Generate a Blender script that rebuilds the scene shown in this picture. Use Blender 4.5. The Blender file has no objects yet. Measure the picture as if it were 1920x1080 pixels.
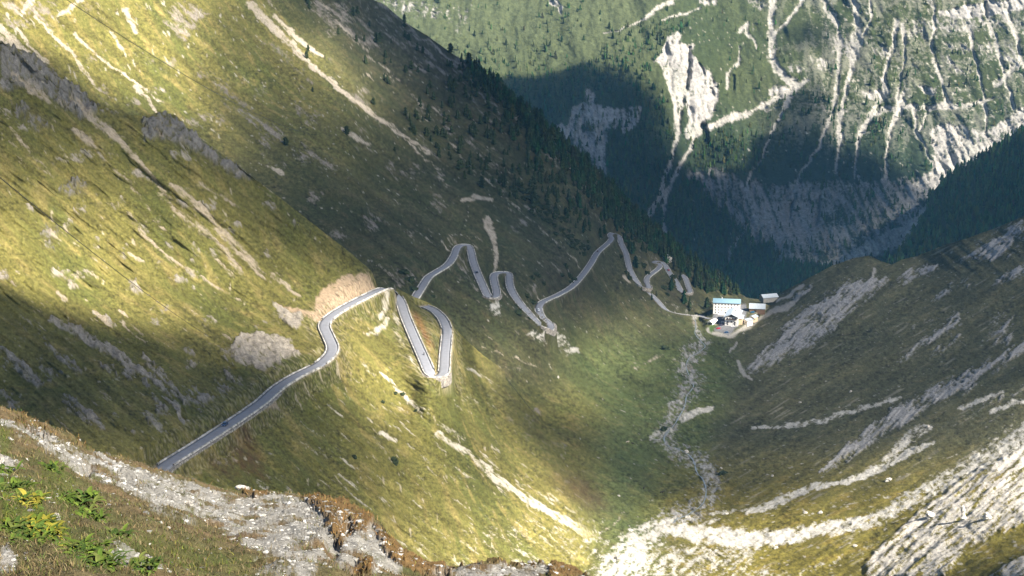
import bpy, bmesh, math, random
import numpy as np
from mathutils import Vector, Matrix, Euler

# ------------------------------------------------------------------ camera, world, sun, exposure
sc = bpy.context.scene
COL = sc.collection
F = 3143.0                                   # focal length in pixels of a 1920 px wide frame
PITCH = math.radians(14.7)
cam_d = bpy.data.cameras.new("camera")
cam = bpy.data.objects.new("camera", cam_d); COL.objects.link(cam)
cam_d.sensor_width = 36.0
cam_d.lens = 36.0 * F / 1920.0
cam_d.clip_start = 0.5; cam_d.clip_end = 30000.0
cam.location = (0, 0, 0)
cam.rotation_euler = (math.radians(90) - PITCH, 0, 0)
sc.camera = cam

SUN_EL = math.radians(41.0)
SUN_AZ = math.atan2(0.76, -0.52)             # clockwise from +Y
SUN = np.array([math.sin(SUN_AZ) * math.cos(SUN_EL), math.cos(SUN_AZ) * math.cos(SUN_EL), math.sin(SUN_EL)])
world = bpy.data.worlds.new("World"); sc.world = world
world.use_nodes = True
wn = world.node_tree; bgn = wn.nodes["Background"]
sky = wn.nodes.new("ShaderNodeTexSky"); sky.sky_type = 'NISHITA'; sky.sun_disc = False
sky.sun_elevation = SUN_EL; sky.sun_rotation = SUN_AZ
sky.altitude = 2500; sky.air_density = 1.0; sky.dust_density = 0.6; sky.ozone_density = 1.2
wn.links.new(sky.outputs[0], bgn.inputs[0]); bgn.inputs[1].default_value = 0.05
sd = bpy.data.lights.new("sun", 'SUN'); sd.energy = 5.0; sd.angle = math.radians(0.55); sd.color = (1.0, 0.93, 0.82)
sun = bpy.data.objects.new("sun", sd); COL.objects.link(sun)
sun.rotation_euler = Vector((-SUN[0], -SUN[1], -SUN[2])).to_track_quat('-Z', 'Y').to_euler()
sc.view_settings.view_transform = 'Standard'; sc.view_settings.look = 'None'
sc.view_settings.exposure = 1.95; sc.view_settings.gamma = 1.0
sc.render.engine = 'CYCLES'
sc.cycles.max_bounces = 4; sc.cycles.diffuse_bounces = 2; sc.cycles.volume_bounces = 1
sc.cycles.transparent_max_bounces = 8
sc.cycles.use_denoising = True
sc.cycles.use_fast_gi = False

rng = np.random.default_rng(7)
random.seed(7)

# ------------------------------------------------------------------ maths helpers
CP, SP = math.cos(PITCH), math.sin(PITCH)
def slope(py):                                # -z / Y along the ray of a picture row
    v = (540.0 - np.asarray(py, float)) / F
    return (SP - v * CP) / (CP + v * SP)
def unproj(px, py, Y):                        # point at forward distance Y on a picture ray
    px = np.asarray(px, float); py = np.asarray(py, float); Y = np.asarray(Y, float)
    v = (540.0 - py) / F
    k = Y / (CP + v * SP)
    return np.stack([(px - 960.0) / F * k, Y + 0 * px, (-SP + v * CP) * k], -1)
def project(P):
    P = np.asarray(P, float)
    x, y, z = P[..., 0], P[..., 1], P[..., 2]
    d = y * CP - z * SP; u = y * SP + z * CP
    return 960 + F * x / d, 540 - F * u / d, d
def sstep(a, b, x):
    t = np.clip((x - a) / (b - a), 0, 1); return t * t * (3 - 2 * t)
_perm = np.random.default_rng(11).permutation(4096)
_ang = np.random.default_rng(12).random(4096) * 2 * np.pi
_gx, _gy = np.cos(_ang), np.sin(_ang)
def perlin(x, y, s=0):
    xi = np.floor(x).astype(np.int64); yi = np.floor(y).astype(np.int64)
    xf = x - xi; yf = y - yi
    u = xf * xf * xf * (xf * (xf * 6 - 15) + 10); v = yf * yf * yf * (yf * (yf * 6 - 15) + 10)
    def g(ix, iy, dx, dy):
        h = _perm[(_perm[(ix + s * 131) & 4095] + iy + s * 17) & 4095]
        return _gx[h] * dx + _gy[h] * dy
    a = g(xi, yi, xf, yf); b = g(xi + 1, yi, xf - 1, yf)
    c = g(xi, yi + 1, xf, yf - 1); d = g(xi + 1, yi + 1, xf - 1, yf - 1)
    return (a + (b - a) * u + (c - a) * v + (a - b - c + d) * u * v) * 1.45
def fbm(x, y, o=4, s=0, r=0.5):
    t = 0; a = 1; n = 0
    for k in range(o):
        t = t + a * perlin(x * 2 ** k, y * 2 ** k, s + k * 7); n += a; a *= r
    return t / n
def ridged(x, y, o=4, s=0):
    t = 0; a = 1; n = 0
    for k in range(o):
        t = t + a * (1 - 2 * np.abs(perlin(x * 2 ** k, y * 2 ** k, s + k * 5))); n += a; a *= 0.5
    return t / n
def rbf(pts):                                 # thin-plate interpolation of log depth over the picture
    P = np.array([[p[0] / 500., p[1] / 500.] for p in pts]); V = np.log([p[2] for p in pts])
    n = len(P)
    def K(r2): return 0.5 * r2 * np.log(r2 + 1e-9)
    d2 = ((P[:, None] - P[None]) ** 2).sum(-1)
    A = np.zeros((n + 3, n + 3)); A[:n, :n] = K(d2) + np.eye(n) * 2e-3
    A[:n, n] = 1; A[:n, n + 1:] = P; A[n, :n] = 1; A[n + 1:, :n] = P.T
    w = np.linalg.solve(A, np.r_[V, 0, 0, 0])
    def f(px, py):
        px = np.asarray(px, float); sh = px.shape
        X = px.ravel() / 500.; Y = np.asarray(py, float).ravel() / 500.
        out = w[n] + w[n + 1] * X + w[n + 2] * Y
        for i in range(n):
            out = out + w[i] * K((X - P[i, 0]) ** 2 + (Y - P[i, 1]) ** 2)
        return np.exp(out).reshape(sh)
    return f
def poly_sd(px, py, pts):                     # signed distance, negative inside
    d = np.full(px.shape, 1e9); ins = np.zeros(px.shape, bool); n = len(pts)
    for i in range(n):
        ax, ay = pts[i]; bx, by = pts[(i + 1) % n]
        ex, ey = bx - ax, by - ay
        wx, wy = px - ax, py - ay
        t = np.clip((wx * ex + wy * ey) / (ex * ex + ey * ey + 1e-9), 0, 1)
        d = np.minimum(d, np.hypot(wx - ex * t, wy - ey * t))
        c = ((ay > py) != (by > py)) & (px < (bx - ax) * (py - ay) / ((by - ay) if by != ay else 1e-9) + ax)
        ins ^= c
    return np.where(ins, -d, d)
def smooth_line(pts, n=6):                    # Catmull-Rom through a polyline of any dimension
    p = np.array(pts, float); q = np.vstack([2 * p[0] - p[1], p, 2 * p[-1] - p[-2]]); out = []
    for i in range(1, len(q) - 2):
        for k in range(n):
            t = k / n
            out.append(0.5 * (2 * q[i] + (q[i + 1] - q[i - 1]) * t + (2 * q[i - 1] - 5 * q[i] + 4 * q[i + 1] - q[i + 2]) * t * t
                       + (-q[i - 1] + 3 * q[i] - 3 * q[i + 1] + q[i + 2]) * t ** 3))
    out.append(p[-1]); return np.array(out)

# ------------------------------------------------------------------ object helpers
def tag(o, label=None, cat=None, group=None, kind=None):
    if cat and not kind: kind = 'thing'
    if label: o["label"] = label
    if cat: o["category"] = cat
    if group: o["group"] = group
    if kind: o["kind"] = kind
    return o
def link(o, parent=None):
    COL.objects.link(o)
    if parent: o.parent = parent
    return o
def mesh_np(name, V, faces, mat, parent=None, col=None, smooth=True, mats=None, fmat=None):
    """V (n,3); faces (m,3) or (m,4) array"""
    me = bpy.data.meshes.new(name); faces = np.asarray(faces, np.int32)
    m, k = faces.shape
    me.vertices.add(len(V)); me.vertices.foreach_set("co", np.asarray(V, np.float32).ravel())
    me.loops.add(m * k); me.loops.foreach_set("vertex_index", faces.ravel())
    me.polygons.add(m); me.polygons.foreach_set("loop_start", np.arange(m, dtype=np.int32) * k)
    me.polygons.foreach_set("use_smooth", np.full(m, smooth, bool))
    if col is not None:
        a = me.color_attributes.new("tint", 'FLOAT_COLOR', 'POINT')
        c = np.ones((len(V), 4), np.float32); c[:, :3] = col; a.data.foreach_set("color", c.ravel())
    me.materials.append(mat)
    if mats:
        for x in mats: me.materials.append(x)
    if fmat is not None: me.polygons.foreach_set("material_index", np.asarray(fmat, np.int32))
    me.update(calc_edges=True); me.validate()
    return link(bpy.data.objects.new(name, me), parent)
def empty(name, loc, rz=0):
    o = bpy.data.objects.new(name, None); o.location = loc; o.rotation_euler = (0, 0, rz); return link(o)
def bm_obj(name, bm, mat, parent=None, smooth=False):
    bmesh.ops.recalc_face_normals(bm, faces=bm.faces)
    me = bpy.data.meshes.new(name); bm.to_mesh(me); bm.free(); me.materials.append(mat)
    if smooth:
        for p in me.polygons: p.use_smooth = True
    return link(bpy.data.objects.new(name, me), parent)
def add_box(bm, c, s, rz=0):
    m = Matrix.Translation(c) @ Matrix.Rotation(rz, 4, 'Z') @ Matrix.Diagonal((s[0], s[1], s[2], 1))
    return bmesh.ops.create_cube(bm, size=1, matrix=m)["verts"]
def add_prism(bm, prof, axis, a, b):          # profile (u,v) swept along 'x' or 'y' from a to b
    def P(u, v, w): return (w, u, v) if axis == 'x' else (u, w, v)
    A = [bm.verts.new(P(u, v, a)) for u, v in prof]; B = [bm.verts.new(P(u, v, b)) for u, v in prof]
    n = len(prof); bm.faces.new(A); bm.faces.new(B[::-1])
    for i in range(n): bm.faces.new((A[i], A[(i + 1) % n], B[(i + 1) % n], B[i]))
def grid_faces(nr, nc):
    i = np.arange(nr * nc).reshape(nr, nc)
    return np.stack([i[:-1, :-1], i[1:, :-1], i[1:, 1:], i[:-1, 1:]], -1).reshape(-1, 4)

# ------------------------------------------------------------------ materials
def new_mat(name):
    m = bpy.data.materials.new(name); m.use_nodes = True
    return m, m.node_tree, m.node_tree.nodes["Principled BSDF"]
def simple_mat(name, col, rough=0.8, var=0.25, scale=1.0, bump=0.0, spec=0.3, metal=0.0):
    m, nt, b = new_mat(name)
    b.inputs["Roughness"].default_value = rough; b.inputs["Metallic"].default_value = metal
    b.inputs["Specular IOR Level"].default_value = spec
    tc = nt.nodes.new("ShaderNodeTexCoord"); nz = nt.nodes.new("ShaderNodeTexNoise")
    nz.inputs["Scale"].default_value = scale; nz.inputs["Detail"].default_value = 5
    nt.links.new(tc.outputs["Object"], nz.inputs["Vector"])
    mx = nt.nodes.new("ShaderNodeMix"); mx.data_type = 'RGBA'
    mx.inputs[6].default_value = (*[c * (1 - var) for c in col], 1); mx.inputs[7].default_value = (*[min(1, c * (1 + var)) for c in col], 1)
    nt.links.new(nz.outputs["Fac"], mx.inputs[0]); nt.links.new(mx.outputs[2], b.inputs["Base Color"])
    if bump:
        bp = nt.nodes.new("ShaderNodeBump"); bp.inputs["Distance"].default_value = bump
        nt.links.new(nz.outputs["Fac"], bp.inputs["Height"]); nt.links.new(bp.outputs[0], b.inputs["Normal"])
    return m
def tint_mat(name, scales=(0.25, 1.3), amt=0.5, bump=0.5, rough=0.95, spec=0.1, trans=0.0, stretch=None):
    """colour from the mesh's own tint attribute, broken up by world-space noise, with bump"""
    m, nt, b = new_mat(name)
    b.inputs["Roughness"].default_value = rough; b.inputs["Specular IOR Level"].default_value = spec
    at = nt.nodes.new("ShaderNodeAttribute"); at.attribute_name = "tint"
    out = at.outputs["Color"]
    if amt:
        tc = nt.nodes.new("ShaderNodeTexCoord"); hs = []
        src = tc.outputs["Object"]
        for k, s in enumerate(scales):
            nz = nt.nodes.new("ShaderNodeTexNoise"); nz.inputs["Scale"].default_value = s
            nz.inputs["Detail"].default_value = 7; nz.inputs["Roughness"].default_value = 0.75
            if k == 0 and stretch:
                mp = nt.nodes.new("ShaderNodeMapping"); mp.inputs["Rotation"].default_value = (0, 0, stretch[0])
                mp.inputs["Scale"].default_value = (stretch[1], 1, 1)
                nt.links.new(src, mp.inputs[0]); nt.links.new(mp.outputs[0], nz.inputs["Vector"])
            else: nt.links.new(src, nz.inputs["Vector"])
            hs.append(nz.outputs["Fac"])
        mu = nt.nodes.new("ShaderNodeMath"); mu.operation = 'ADD'
        nt.links.new(hs[0], mu.inputs[0]); nt.links.new(hs[1], mu.inputs[1])
        mr = nt.nodes.new("ShaderNodeMapRange"); mr.inputs[1].default_value = 0.65; mr.inputs[2].default_value = 1.35
        mr.inputs[3].default_value = 1 - amt; mr.inputs[4].default_value = 1 + amt
        nt.links.new(mu.outputs[0], mr.inputs[0])
        vm = nt.nodes.new("ShaderNodeVectorMath"); vm.operation = 'SCALE'
        nt.links.new(out, vm.inputs[0]); nt.links.new(mr.outputs[0], vm.inputs["Scale"]); out = vm.outputs[0]
        if bump:
            bp = nt.nodes.new("ShaderNodeBump"); bp.inputs["Distance"].default_value = bump
            nt.links.new(mu.outputs[0], bp.inputs["Height"]); nt.links.new(bp.outputs[0], b.inputs["Normal"])
    nt.links.new(out, b.inputs["Base Color"])
    return m
M_main = tint_mat("alpine_ground", (0.35, 1.2), 0.6, 1.3)
M_near = tint_mat("slope_ground", (0.5, 1.8), 0.6, 0.9)
M_far = tint_mat("mountain_ground", (0.11, 0.4), 0.6, 4.0)
M_fore = tint_mat("bank_ground", (3.0, 16.0), 0.65, 0.07)
M_leaf = tint_mat("foliage", (0.8, 3.0), 0.35, 0.0)
M_stone = tint_mat("stone", (2.5, 11.0), 0.35, 0.03, rough=0.9)
M_asph = simple_mat("asphalt", (0.21, 0.215, 0.235), 0.85, 0.22, 0.35)
M_para = simple_mat("parapet_stone", (0.42, 0.40, 0.365), 0.9, 0.3, 0.8)
M_wallst = simple_mat("rough_stone_wall", (0.24, 0.215, 0.185), 0.95, 0.65, 0.9, 0.4)
def masonry(m, sc_):
    nt = m.node_tree; b = nt.nodes["Principled BSDF"]; tc = nt.nodes.new("ShaderNodeTexCoord"); vo = nt.nodes.new("ShaderNodeTexVoronoi"); vo.inputs["Scale"].default_value = sc_
    nt.links.new(tc.outputs["Object"], vo.inputs["Vector"]); old = b.inputs["Base Color"].links[0].from_socket
    mr = nt.nodes.new("ShaderNodeMapRange"); mr.inputs[3].default_value = .45; mr.inputs[4].default_value = 1.5
    sx = nt.nodes.new("ShaderNodeSeparateColor"); nt.links.new(vo.outputs["Color"], sx.inputs[0]); nt.links.new(sx.outputs[0], mr.inputs[0])
    vm = nt.nodes.new("ShaderNodeVectorMath"); vm.operation = 'SCALE'; nt.links.new(old, vm.inputs[0]); nt.links.new(mr.outputs[0], vm.inputs["Scale"]); nt.links.new(vm.outputs[0], b.inputs["Base Color"])
masonry(M_wallst, .8); masonry(M_para, .5)
M_rock = simple_mat("pale_rock", (0.46, 0.43, 0.38), 0.92, 0.4, 0.5, 0.6)

# ------------------------------------------------------------------ depth fields
def zY(py, z): return float(-z / slope(py))
CM = [  # main sheet: the long left slope behind the spur, the valley floor, the right hillside
 (-60,-60,1300),(0,60,1280),(350,-60,1640),(350,60,1560),(500,0,1800),(700,-20,2230),(760,40,2250),(850,100,2180),(950,170,2100),(1050,255,2060),
 (1145,350,2150),(1200,400,2200),(1290,480,2250),(1350,520,2270),(1400,558,2280),
 (180,190,1350),(430,300,1420),(600,430,1380),(730,530,1290),(650,200,1700),(800,300,1750),(950,400,1720),(520,180,1620),
 (0,400,1220),(300,600,1230),(600,700,1240),(800,800,1240),(0,1080,1150),(600,1080,1100),(850,1100,1000),
 (780,557,1268),(860,457,1494),(920,560,1368),(925,512,1455),(1025,620,1395),(1145,437,2050),(1215,538,1995),(1222,490,2120),
 (1285,552,2075),(1275,510,2150),(1235,570,1962),(1265,588,1962),(1240,604,1895),(1100,520,1730),
 (905,670,1290),(1000,740,1290),(1080,830,1215),(1130,920,1130),(1150,1000,1050),(1100,1080,975),
 (1310,600,2000),(1290,720,1570),(1250,830,1330),(1240,980,1095),(1150,1060,990),(1300,1085,965),(1100,680,1530),(1180,640,1785),
 (1335,640,1870),(1400,640,1830),(1450,560,2110),
 (1500,528,2090),(1560,497,2070),(1630,482,2030),(1720,485,1960),(1780,455,1920),(1860,430,1865),(1920,405,1835),(1980,378,1810),(2160,310,1760),(2160,700,1230),(2160,1080,760),
 (1900,600,1500),(1600,650,1640),(1500,700,1575),(1900,750,1210),(1600,850,1210),(1900,900,985),(1500,960,1065),
 (1900,1000,860),(1700,1060,885),(1500,1090,930),(1980,1110,700),(1750,560,1740),
]
fM = rbf(CM)
CA = [  # near spur carrying the first stretch of road
 (-60,60,880),(0,80,900),(180,190,955),(310,210,985),(430,300,1005),(600,430,1045),(690,500,1065),(730,530,1078),(775,554,1150),(850,610,1090),(875,640,1120),
 (737,541,1076),(610,610,943),(630,660,880),(560,705,830),(500,745,772),(430,795,714),(310,875,640),(815,705,930),(838,640,1030),(832,600,1090),(797,574,1135),
 (600,760,824),(600,900,755),(810,760,903),(770,745,925),(800,950,840),(700,1000,780),(1000,900,1050),(1000,1050,945),(900,1080,870),(400,870,664),(500,830,728),(950,760,1180),(900,700,1150),
 (0,780,640),(0,600,725),(0,400,805),(0,200,860),(200,600,800),(300,800,665),(400,600,880),(400,400,962),(200,400,890),(600,550,995),
 (200,250,930),(500,560,950),(200,900,560),(500,1000,665),(-60,900,560),(300,960,588),(700,650,960),(820,574,1150),
]
MERGE = [(960,705),(1000,740),(1045,790),(1080,830),(1110,880),(1130,920),(1145,960),(1150,1000),(1130,1060),(1100,1110)]
for x, y in MERGE: CA.append((x, y, float(fM(np.array([x]), np.array([y]))[0]) * 1.004))
fA = rbf(CA)
SIL_A = [(-220,0),(-80,40),(-40,62),(0,80),(60,100),(120,150),(180,192),(230,214),(270,218),(300,210),(330,216),(350,238),(380,262),(430,300),(500,352),(560,398),(600,430),(650,468),(690,502),
         (712,524),(728,534),(745,541),(775,556),(800,566),(822,578),(840,596),(850,612),(870,634),(905,665),(960,705),(1000,740),(1045,790),(1080,830),(1110,880),(1130,920),(1145,960),(1153,1000),(1158,1060),(1160,1110)]
SIL_M = [(-80,-60),(655,-60),(700,0),(720,8),(760,42),(800,66),(850,102),(880,120),(950,170),(1000,212),(1050,258),(1100,305),(1150,355),(1200,402),(1250,448),(1290,482),(1340,515),(1380,545),(1400,558),(1430,562),(1450,556),(1480,540),(1500,530),(1530,514),(1560,498),(1600,484),(1630,479),(1650,489),(1672,496),(1690,487),(1720,480),(1750,468),(1780,456),(1810,448),(1840,437),(1860,430),(1890,418),(1920,405),(2000,368),(2180,300)]
SIL_D = [(1560,560),(1620,520),(1660,496),(1680,480),(1705,445),(1735,395),(1742,368),(1765,340),(1800,318),(1850,285),(1885,262),(1920,236),(2000,190),(2190,90)]
SIL_F = [(-500,640),(-80,735),(0,765),(45,778),(100,800),(150,832),(180,845),(230,856),(265,874),(300,881),(345,893),(400,912),(440,920),(480,926),(520,922),(560,926),(600,935),(650,946),(690,965),(715,985),(735,1012),(760,1043),(800,1056),(850,1061),(930,1059),(1000,1060),(1040,1057),(1070,1068),(1110,1085),(1160,1110)]
def interp(sil, px):
    s = np.array(sil, float); return np.interp(px, s[:, 0], s[:, 1])
fMt = rbf([(700,0,4150),(1000,0,4300),(1400,0,4450),(1900,0,4200),(1400,-200,4750),(2000,-200,4500),(600,-200,4500),(900,140,3950),(1250,120,4020),(1600,150,4000),(1900,180,3800),
           (1100,300,3650),(1300,320,3650),(1500,340,3600),(1750,370,3480),(1900,330,3500),(1200,450,3380),(1400,520,3230),(1600,480,3230),(1700,480,3220),(1400,640,3060),(1900,640,3100),(1100,640,3100),(800,400,3450)])
fD = rbf([(1560,600,2700),(1670,490,2900),(1740,370,3130),(1800,320,3200),(1920,236,3300),(1990,190,3350),(1800,450,2850),(1920,400,2860),(1700,520,2750),(1920,520,2600)])
fFg = rbf([(-480,1120,9),(-480,900,20),(-480,645,42),(-80,1120,11),(0,1080,13.5),(300,1080,16),(600,1080,20),(750,1110,22),(900,1090,27),(1100,1100,40),(-80,740,44),(0,770,42),(180,848,47),(300,884,51),(400,914,54),(480,928,55),(600,938,52),(700,975,45),(735,1014,38),(760,1046,36),(850,1063,39),
           (1000,1062,47),(1090,1082,50),(300,960,29),(60,900,24),(500,1000,31),(620,1000,31),(150,1000,18),(640,1060,23)])

# ------------------------------------------------------------------ painting tools
class Paint:
    def __init__(s, px, py, P):
        s.px = px; s.py = py; s.P = P
        s.wx = px + 7 * fbm(px / 24., py / 24., 5, 41, .6); s.wy = py + 7 * fbm(px / 24., py / 24., 5, 53, .6)
    def stroke(s, pts, feather=0.6, k=1.0):
        p = np.array(pts, float); out = np.zeros(s.px.shape)
        mw = p[:, 2].max() * k * 1.6 + 6
        m = (s.px > p[:, 0].min() - mw) & (s.px < p[:, 0].max() + mw) & (s.py > p[:, 1].min() - mw) & (s.py < p[:, 1].max() + mw)
        if not m.any(): return out
        x = s.wx[m]; y = s.wy[m]; best = np.zeros(x.shape)
        for a, b in zip(p[:-1], p[1:]):
            ex, ey = b[0] - a[0], b[1] - a[1]
            t = np.clip(((x - a[0]) * ex + (y - a[1]) * ey) / (ex * ex + ey * ey + 1e-9), 0, 1)
            d = np.hypot(x - a[0] - ex * t, y - a[1] - ey * t); w = (a[2] + (b[2] - a[2]) * t) * 0.5 * k
            best = np.maximum(best, 1 - sstep(w * (1 - feather * 0.6), w * (1 + feather) + 1.2, d))
        out[m] = best; return out
    def poly(s, pts, feather=5.0):
        p = np.array(pts, float); out = np.zeros(s.px.shape)
        m = (s.px > p[:, 0].min() - 25 - feather) & (s.px < p[:, 0].max() + 25 + feather) & (s.py > p[:, 1].min() - 25 - feather) & (s.py < p[:, 1].max() + 25 + feather)
        if not m.any(): return out
        out[m] = 1 - sstep(-feather, feather, poly_sd(s.wx[m], s.wy[m], pts)); return out
def mixc(c, m, col):
    m = m[..., None]; return c * (1 - m) + np.asarray(col) * m
PN = None
def crisp(d, n, k=3.0):                       # density d broken up by noise n in about -1..1
    n = n * 1.7 + 0.85 * PN
    return np.clip((d * 1.12 - (0.5 + 0.5 * np.clip(n, -1, 1))) * k, 0, 1) * (d > 0.02)
def pstk(px, py, deg, along, across):
    c, s_ = math.cos(math.radians(deg)), math.sin(math.radians(deg))
    return (px * c + py * s_) / along, (-px * s_ + py * c) / across
def streakc(P, ang, along, across):
    c, s_ = math.cos(ang), math.sin(ang)
    a = P[..., 0] * c + P[..., 1] * s_; b = -P[..., 0] * s_ + P[..., 1] * c
    return a / along, b / across

# ------------------------------------------------------------------ terrain sheets
class Sheet:
    def __init__(s, x0, x1, dx, top, bot, n, field):
        s.x0, s.dx = x0, dx; s.xs = np.arange(x0, x1 + dx, dx)
        s.top = top(s.xs); s.bot = bot(s.xs); s.n = n
        t = np.linspace(0, 1, n)[:, None]
        s.px = np.broadcast_to(s.xs, (n, len(s.xs))).copy(); s.py = s.top + (s.bot - s.top) * t
        Y = field(s.px, s.py); k = np.exp(-0.00022 * (s.py - s.top))     # ground seen lower down is never farther away
        Z = np.minimum.accumulate(Y / k, 0) * k
        bad = (Y - Z) / Y > .004; print("depth fixed", bad.mean(), s.px[bad].mean() if bad.any() else 0, s.py[bad].mean() if bad.any() else 0)
        for q_ in range(6):
            B_ = np.pad(Z, ((1, 1), (0, 0)), mode='edge'); Z = (B_[:-2] + B_[2:] + 2 * Z) / 4
        s.P = unproj(s.px, s.py, Z)
    def idx(s, px, py):
        c = np.clip((np.asarray(px, float) - s.x0) / s.dx, 0, len(s.xs) - 1.001)
        tp = np.interp(px, s.xs, s.top); bt = np.interp(px, s.xs, s.bot)
        r = np.clip((np.asarray(py, float) - tp) / (bt - tp) * (s.n - 1), 0, s.n - 1.001); return r, c
    def samp(s, A, px, py):
        r, c = s.idx(px, py); i = r.astype(int); j = c.astype(int); u = r - i; v = c - j
        if A.ndim == 3: u = u[..., None]; v = v[..., None]
        return A[i, j] * (1 - u) * (1 - v) + A[i + 1, j] * u * (1 - v) + A[i, j + 1] * (1 - u) * v + A[i + 1, j + 1] * u * v
    def at(s, px, py): return s.samp(s.P, px, py)
    def push(s, d):                           # move along the sight line by d metres
        L = np.linalg.norm(s.P, axis=-1); s.P *= (1 + d / L)[..., None]
    def build(s, name, mat, col, back=(3, 8, 18, 40, 80, 140), drop=0.8):
        P = s.P; C = col; B = []
        if back:
            h = P[0][:, :2] / np.linalg.norm(P[0][:, :2], axis=-1)[:, None]
            for d in back[::-1]:
                q = P[0].copy(); q[:, :2] += h * d; q[:, 2] -= drop * d * (0.6 + 0.4 * d / (d + 6.0)); B.append(q)
            P = np.concatenate([np.array(B), P]); C = np.concatenate([np.repeat(C[:1], len(back), 0), C])
        n, m = P.shape[:2]
        return mesh_np(name, P.reshape(-1, 3), grid_faces(n, m), mat, col=C.reshape(-1, 3))

def road_px(px, py, pts):                     # picture distance to a road line, for calming the ground beside it
    d = np.full(px.shape, 1e9); p = np.array(pts, float)
    for a, b in zip(p[:-1], p[1:]):
        ex, ey = b - a; t = np.clip(((px - a[0]) * ex + (py - a[1]) * ey) / (ex * ex + ey * ey), 0, 1)
        d = np.minimum(d, np.hypot(px - a[0] - ex * t, py - a[1] - ey * t))
    return d
def relief(P, px, py, amp=1.0):
    a, b = pstk(px, py, 38, 560., 90.)
    r = ridged(a, b, 3, 3) * 5.0
    r += fbm(P[..., 0] / 90., P[..., 1] / 90., 4, 21) * 6.0
    a, b = pstk(px, py, 38, 130., 17.)
    r += fbm(a, b, 4, 31) * 4.5
    return r * amp

S_main = Sheet(-200, 2160, 2.0, lambda x: interp(SIL_M, x), lambda x: 1112 + 0 * x, 545, fM)
S_near = Sheet(-200, 1160, 2.0, lambda x: interp(SIL_A, x), lambda x: np.maximum(np.minimum(1112, interp(SIL_F, x) + 70), interp(SIL_A, x) + 8), 440, fA)
S_far = Sheet(560, 2180, 2.0, lambda x: -110 + 0 * x, lambda x: np.clip(interp(SIL_M, x) + 60, 10, 620), 330, fMt)
S_spur = Sheet(1560, 2180, 2.0, lambda x: interp(SIL_D, x), lambda x: interp(SIL_M, x) + 60, 150, fD)
S_fore = Sheet(-480, 1160, 2.0, lambda x: interp(SIL_F, x), lambda x: 1125 + 0 * x, 200, fFg)

# the flat ground round the hotel
PAD_Z = -560.0
pad = 1 - sstep(-4, 12, poly_sd(S_main.px, S_main.py, [(1322,590),(1336,572),(1400,566),(1432,572),(1414,600),(1384,622),(1362,634),(1322,630)]))
Yp = -PAD_Z / slope(S_main.py)
Pp = unproj(S_main.px, S_main.py, Yp)
mid = S_main.P.copy()
S_main.P = mid * (1 - pad[..., None]) + Pp * pad[..., None]
keep = 1 - 0.97 * pad

# ------------------------------------------------------------------ road lines in the picture
RA = [(290,890),(310,875),(340,854),(390,822),(440,790),(490,755),(520,728),(560,703),(596,686),(618,666),(624,652),(616,632),(608,610),(622,592),(658,570),(692,553),(718,541),
      (733,539),(742,551),(752,576),(768,612),(787,655),(803,690),(809,702),(818,708),(828,706),(833,694),(834,670),(837,640),(838,618),(830,598),(815,584),(800,576),(790,571)]
RB = [(766,575),(779,556),(790,540),(803,520),(820,509),(840,496),(852,478),(857,465),(866,459),(877,461),(883,472),(887,490),(895,512),(905,535),(914,554),(920,560),(928,559),(931,548),(927,530),(926,517),
      (933,511),(945,511),(954,516),(955,530),(960,546),(973,566),(992,587),(1008,605),(1018,619),(1027,622),(1034,618),(1028,604),(1016,588),(1010,575),(1020,565),(1045,554),(1072,538),(1093,515),(1108,494),(1120,474),(1138,458),
      (1147,448),(1143,440),(1151,436),(1159,442),(1165,458),(1174,478),(1180,502),(1190,522),(1201,537),(1209,543),(1216,540),(1213,529),(1214,520),(1228,509),(1237,501),(1235,494),(1225,490),(1236,489),(1246,498),(1256,513),(1268,530),(1277,546),(1285,551),
      (1293,548),(1290,535),(1284,520),(1277,512)]
RC = [(1206,541),(1218,551),(1232,565),(1246,579),(1262,587),(1290,591),(1312,594),(1332,596)]
# relief
X = S_main.px; Yq = S_main.py
rs = sstep(1330, 1420, X) * sstep(440, 560, Yq)
a_, b_ = pstk(S_main.px, S_main.py, -36, 420., 60.)
rrel = ridged(a_, b_, 3, 61) * 7.0
wv = (1 - sstep(20, 90, np.abs(X - (1290 - (Yq - 720) * 0.1)))) * sstep(600, 640, Yq) * (1 - sstep(960, 1020, Yq))
calm = lambda S_, rr: 0.12 + 0.88 * sstep(8, 60, np.minimum.reduce([road_px(S_.px, S_.py, q_) for q_ in rr]))
cm = calm(S_main, [RB, RC])
S_main.push((relief(S_main.P, S_main.px, S_main.py, cm) * (1 - rs * 0.6) + rrel * rs + wv * (ridged(S_main.P[..., 0] / 16., S_main.P[..., 1] / 22., 3, 77) * 5 - 4)) * keep)
ca = calm(S_near, [RA])
S_near.push(relief(S_near.P, S_near.px, S_near.py, ca) + ca * ridged(*pstk(S_near.px, S_near.py, 40, 190., 38.), 3, 71) * 4.5 * (1 - sstep(560, 700, S_near.px)))
g1 = ridged((S_far.P[..., 0] + 0.12 * S_far.P[..., 1]) / 190. + fbm(S_far.P[..., 0] / 300., S_far.P[..., 2] / 200., 2, 5) * 0.5, S_far.P[..., 2] / 900., 4, 9)
g2 = fbm(S_far.P[..., 0] / 45., S_far.P[..., 2] / 60., 5, 15)
S_far.push(-g1 * 34 + g2 * 26)
S_spur.push(fbm(S_spur.P[..., 0] / 60., S_spur.P[..., 2] / 90., 4, 25) * 14)
f1 = fbm(S_fore.P[..., 0] / 7., S_fore.P[..., 1] / 7., 4, 35)
S_fore.push(f1 * 1.3 * sstep(0, 60, S_fore.py - S_fore.top))

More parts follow.
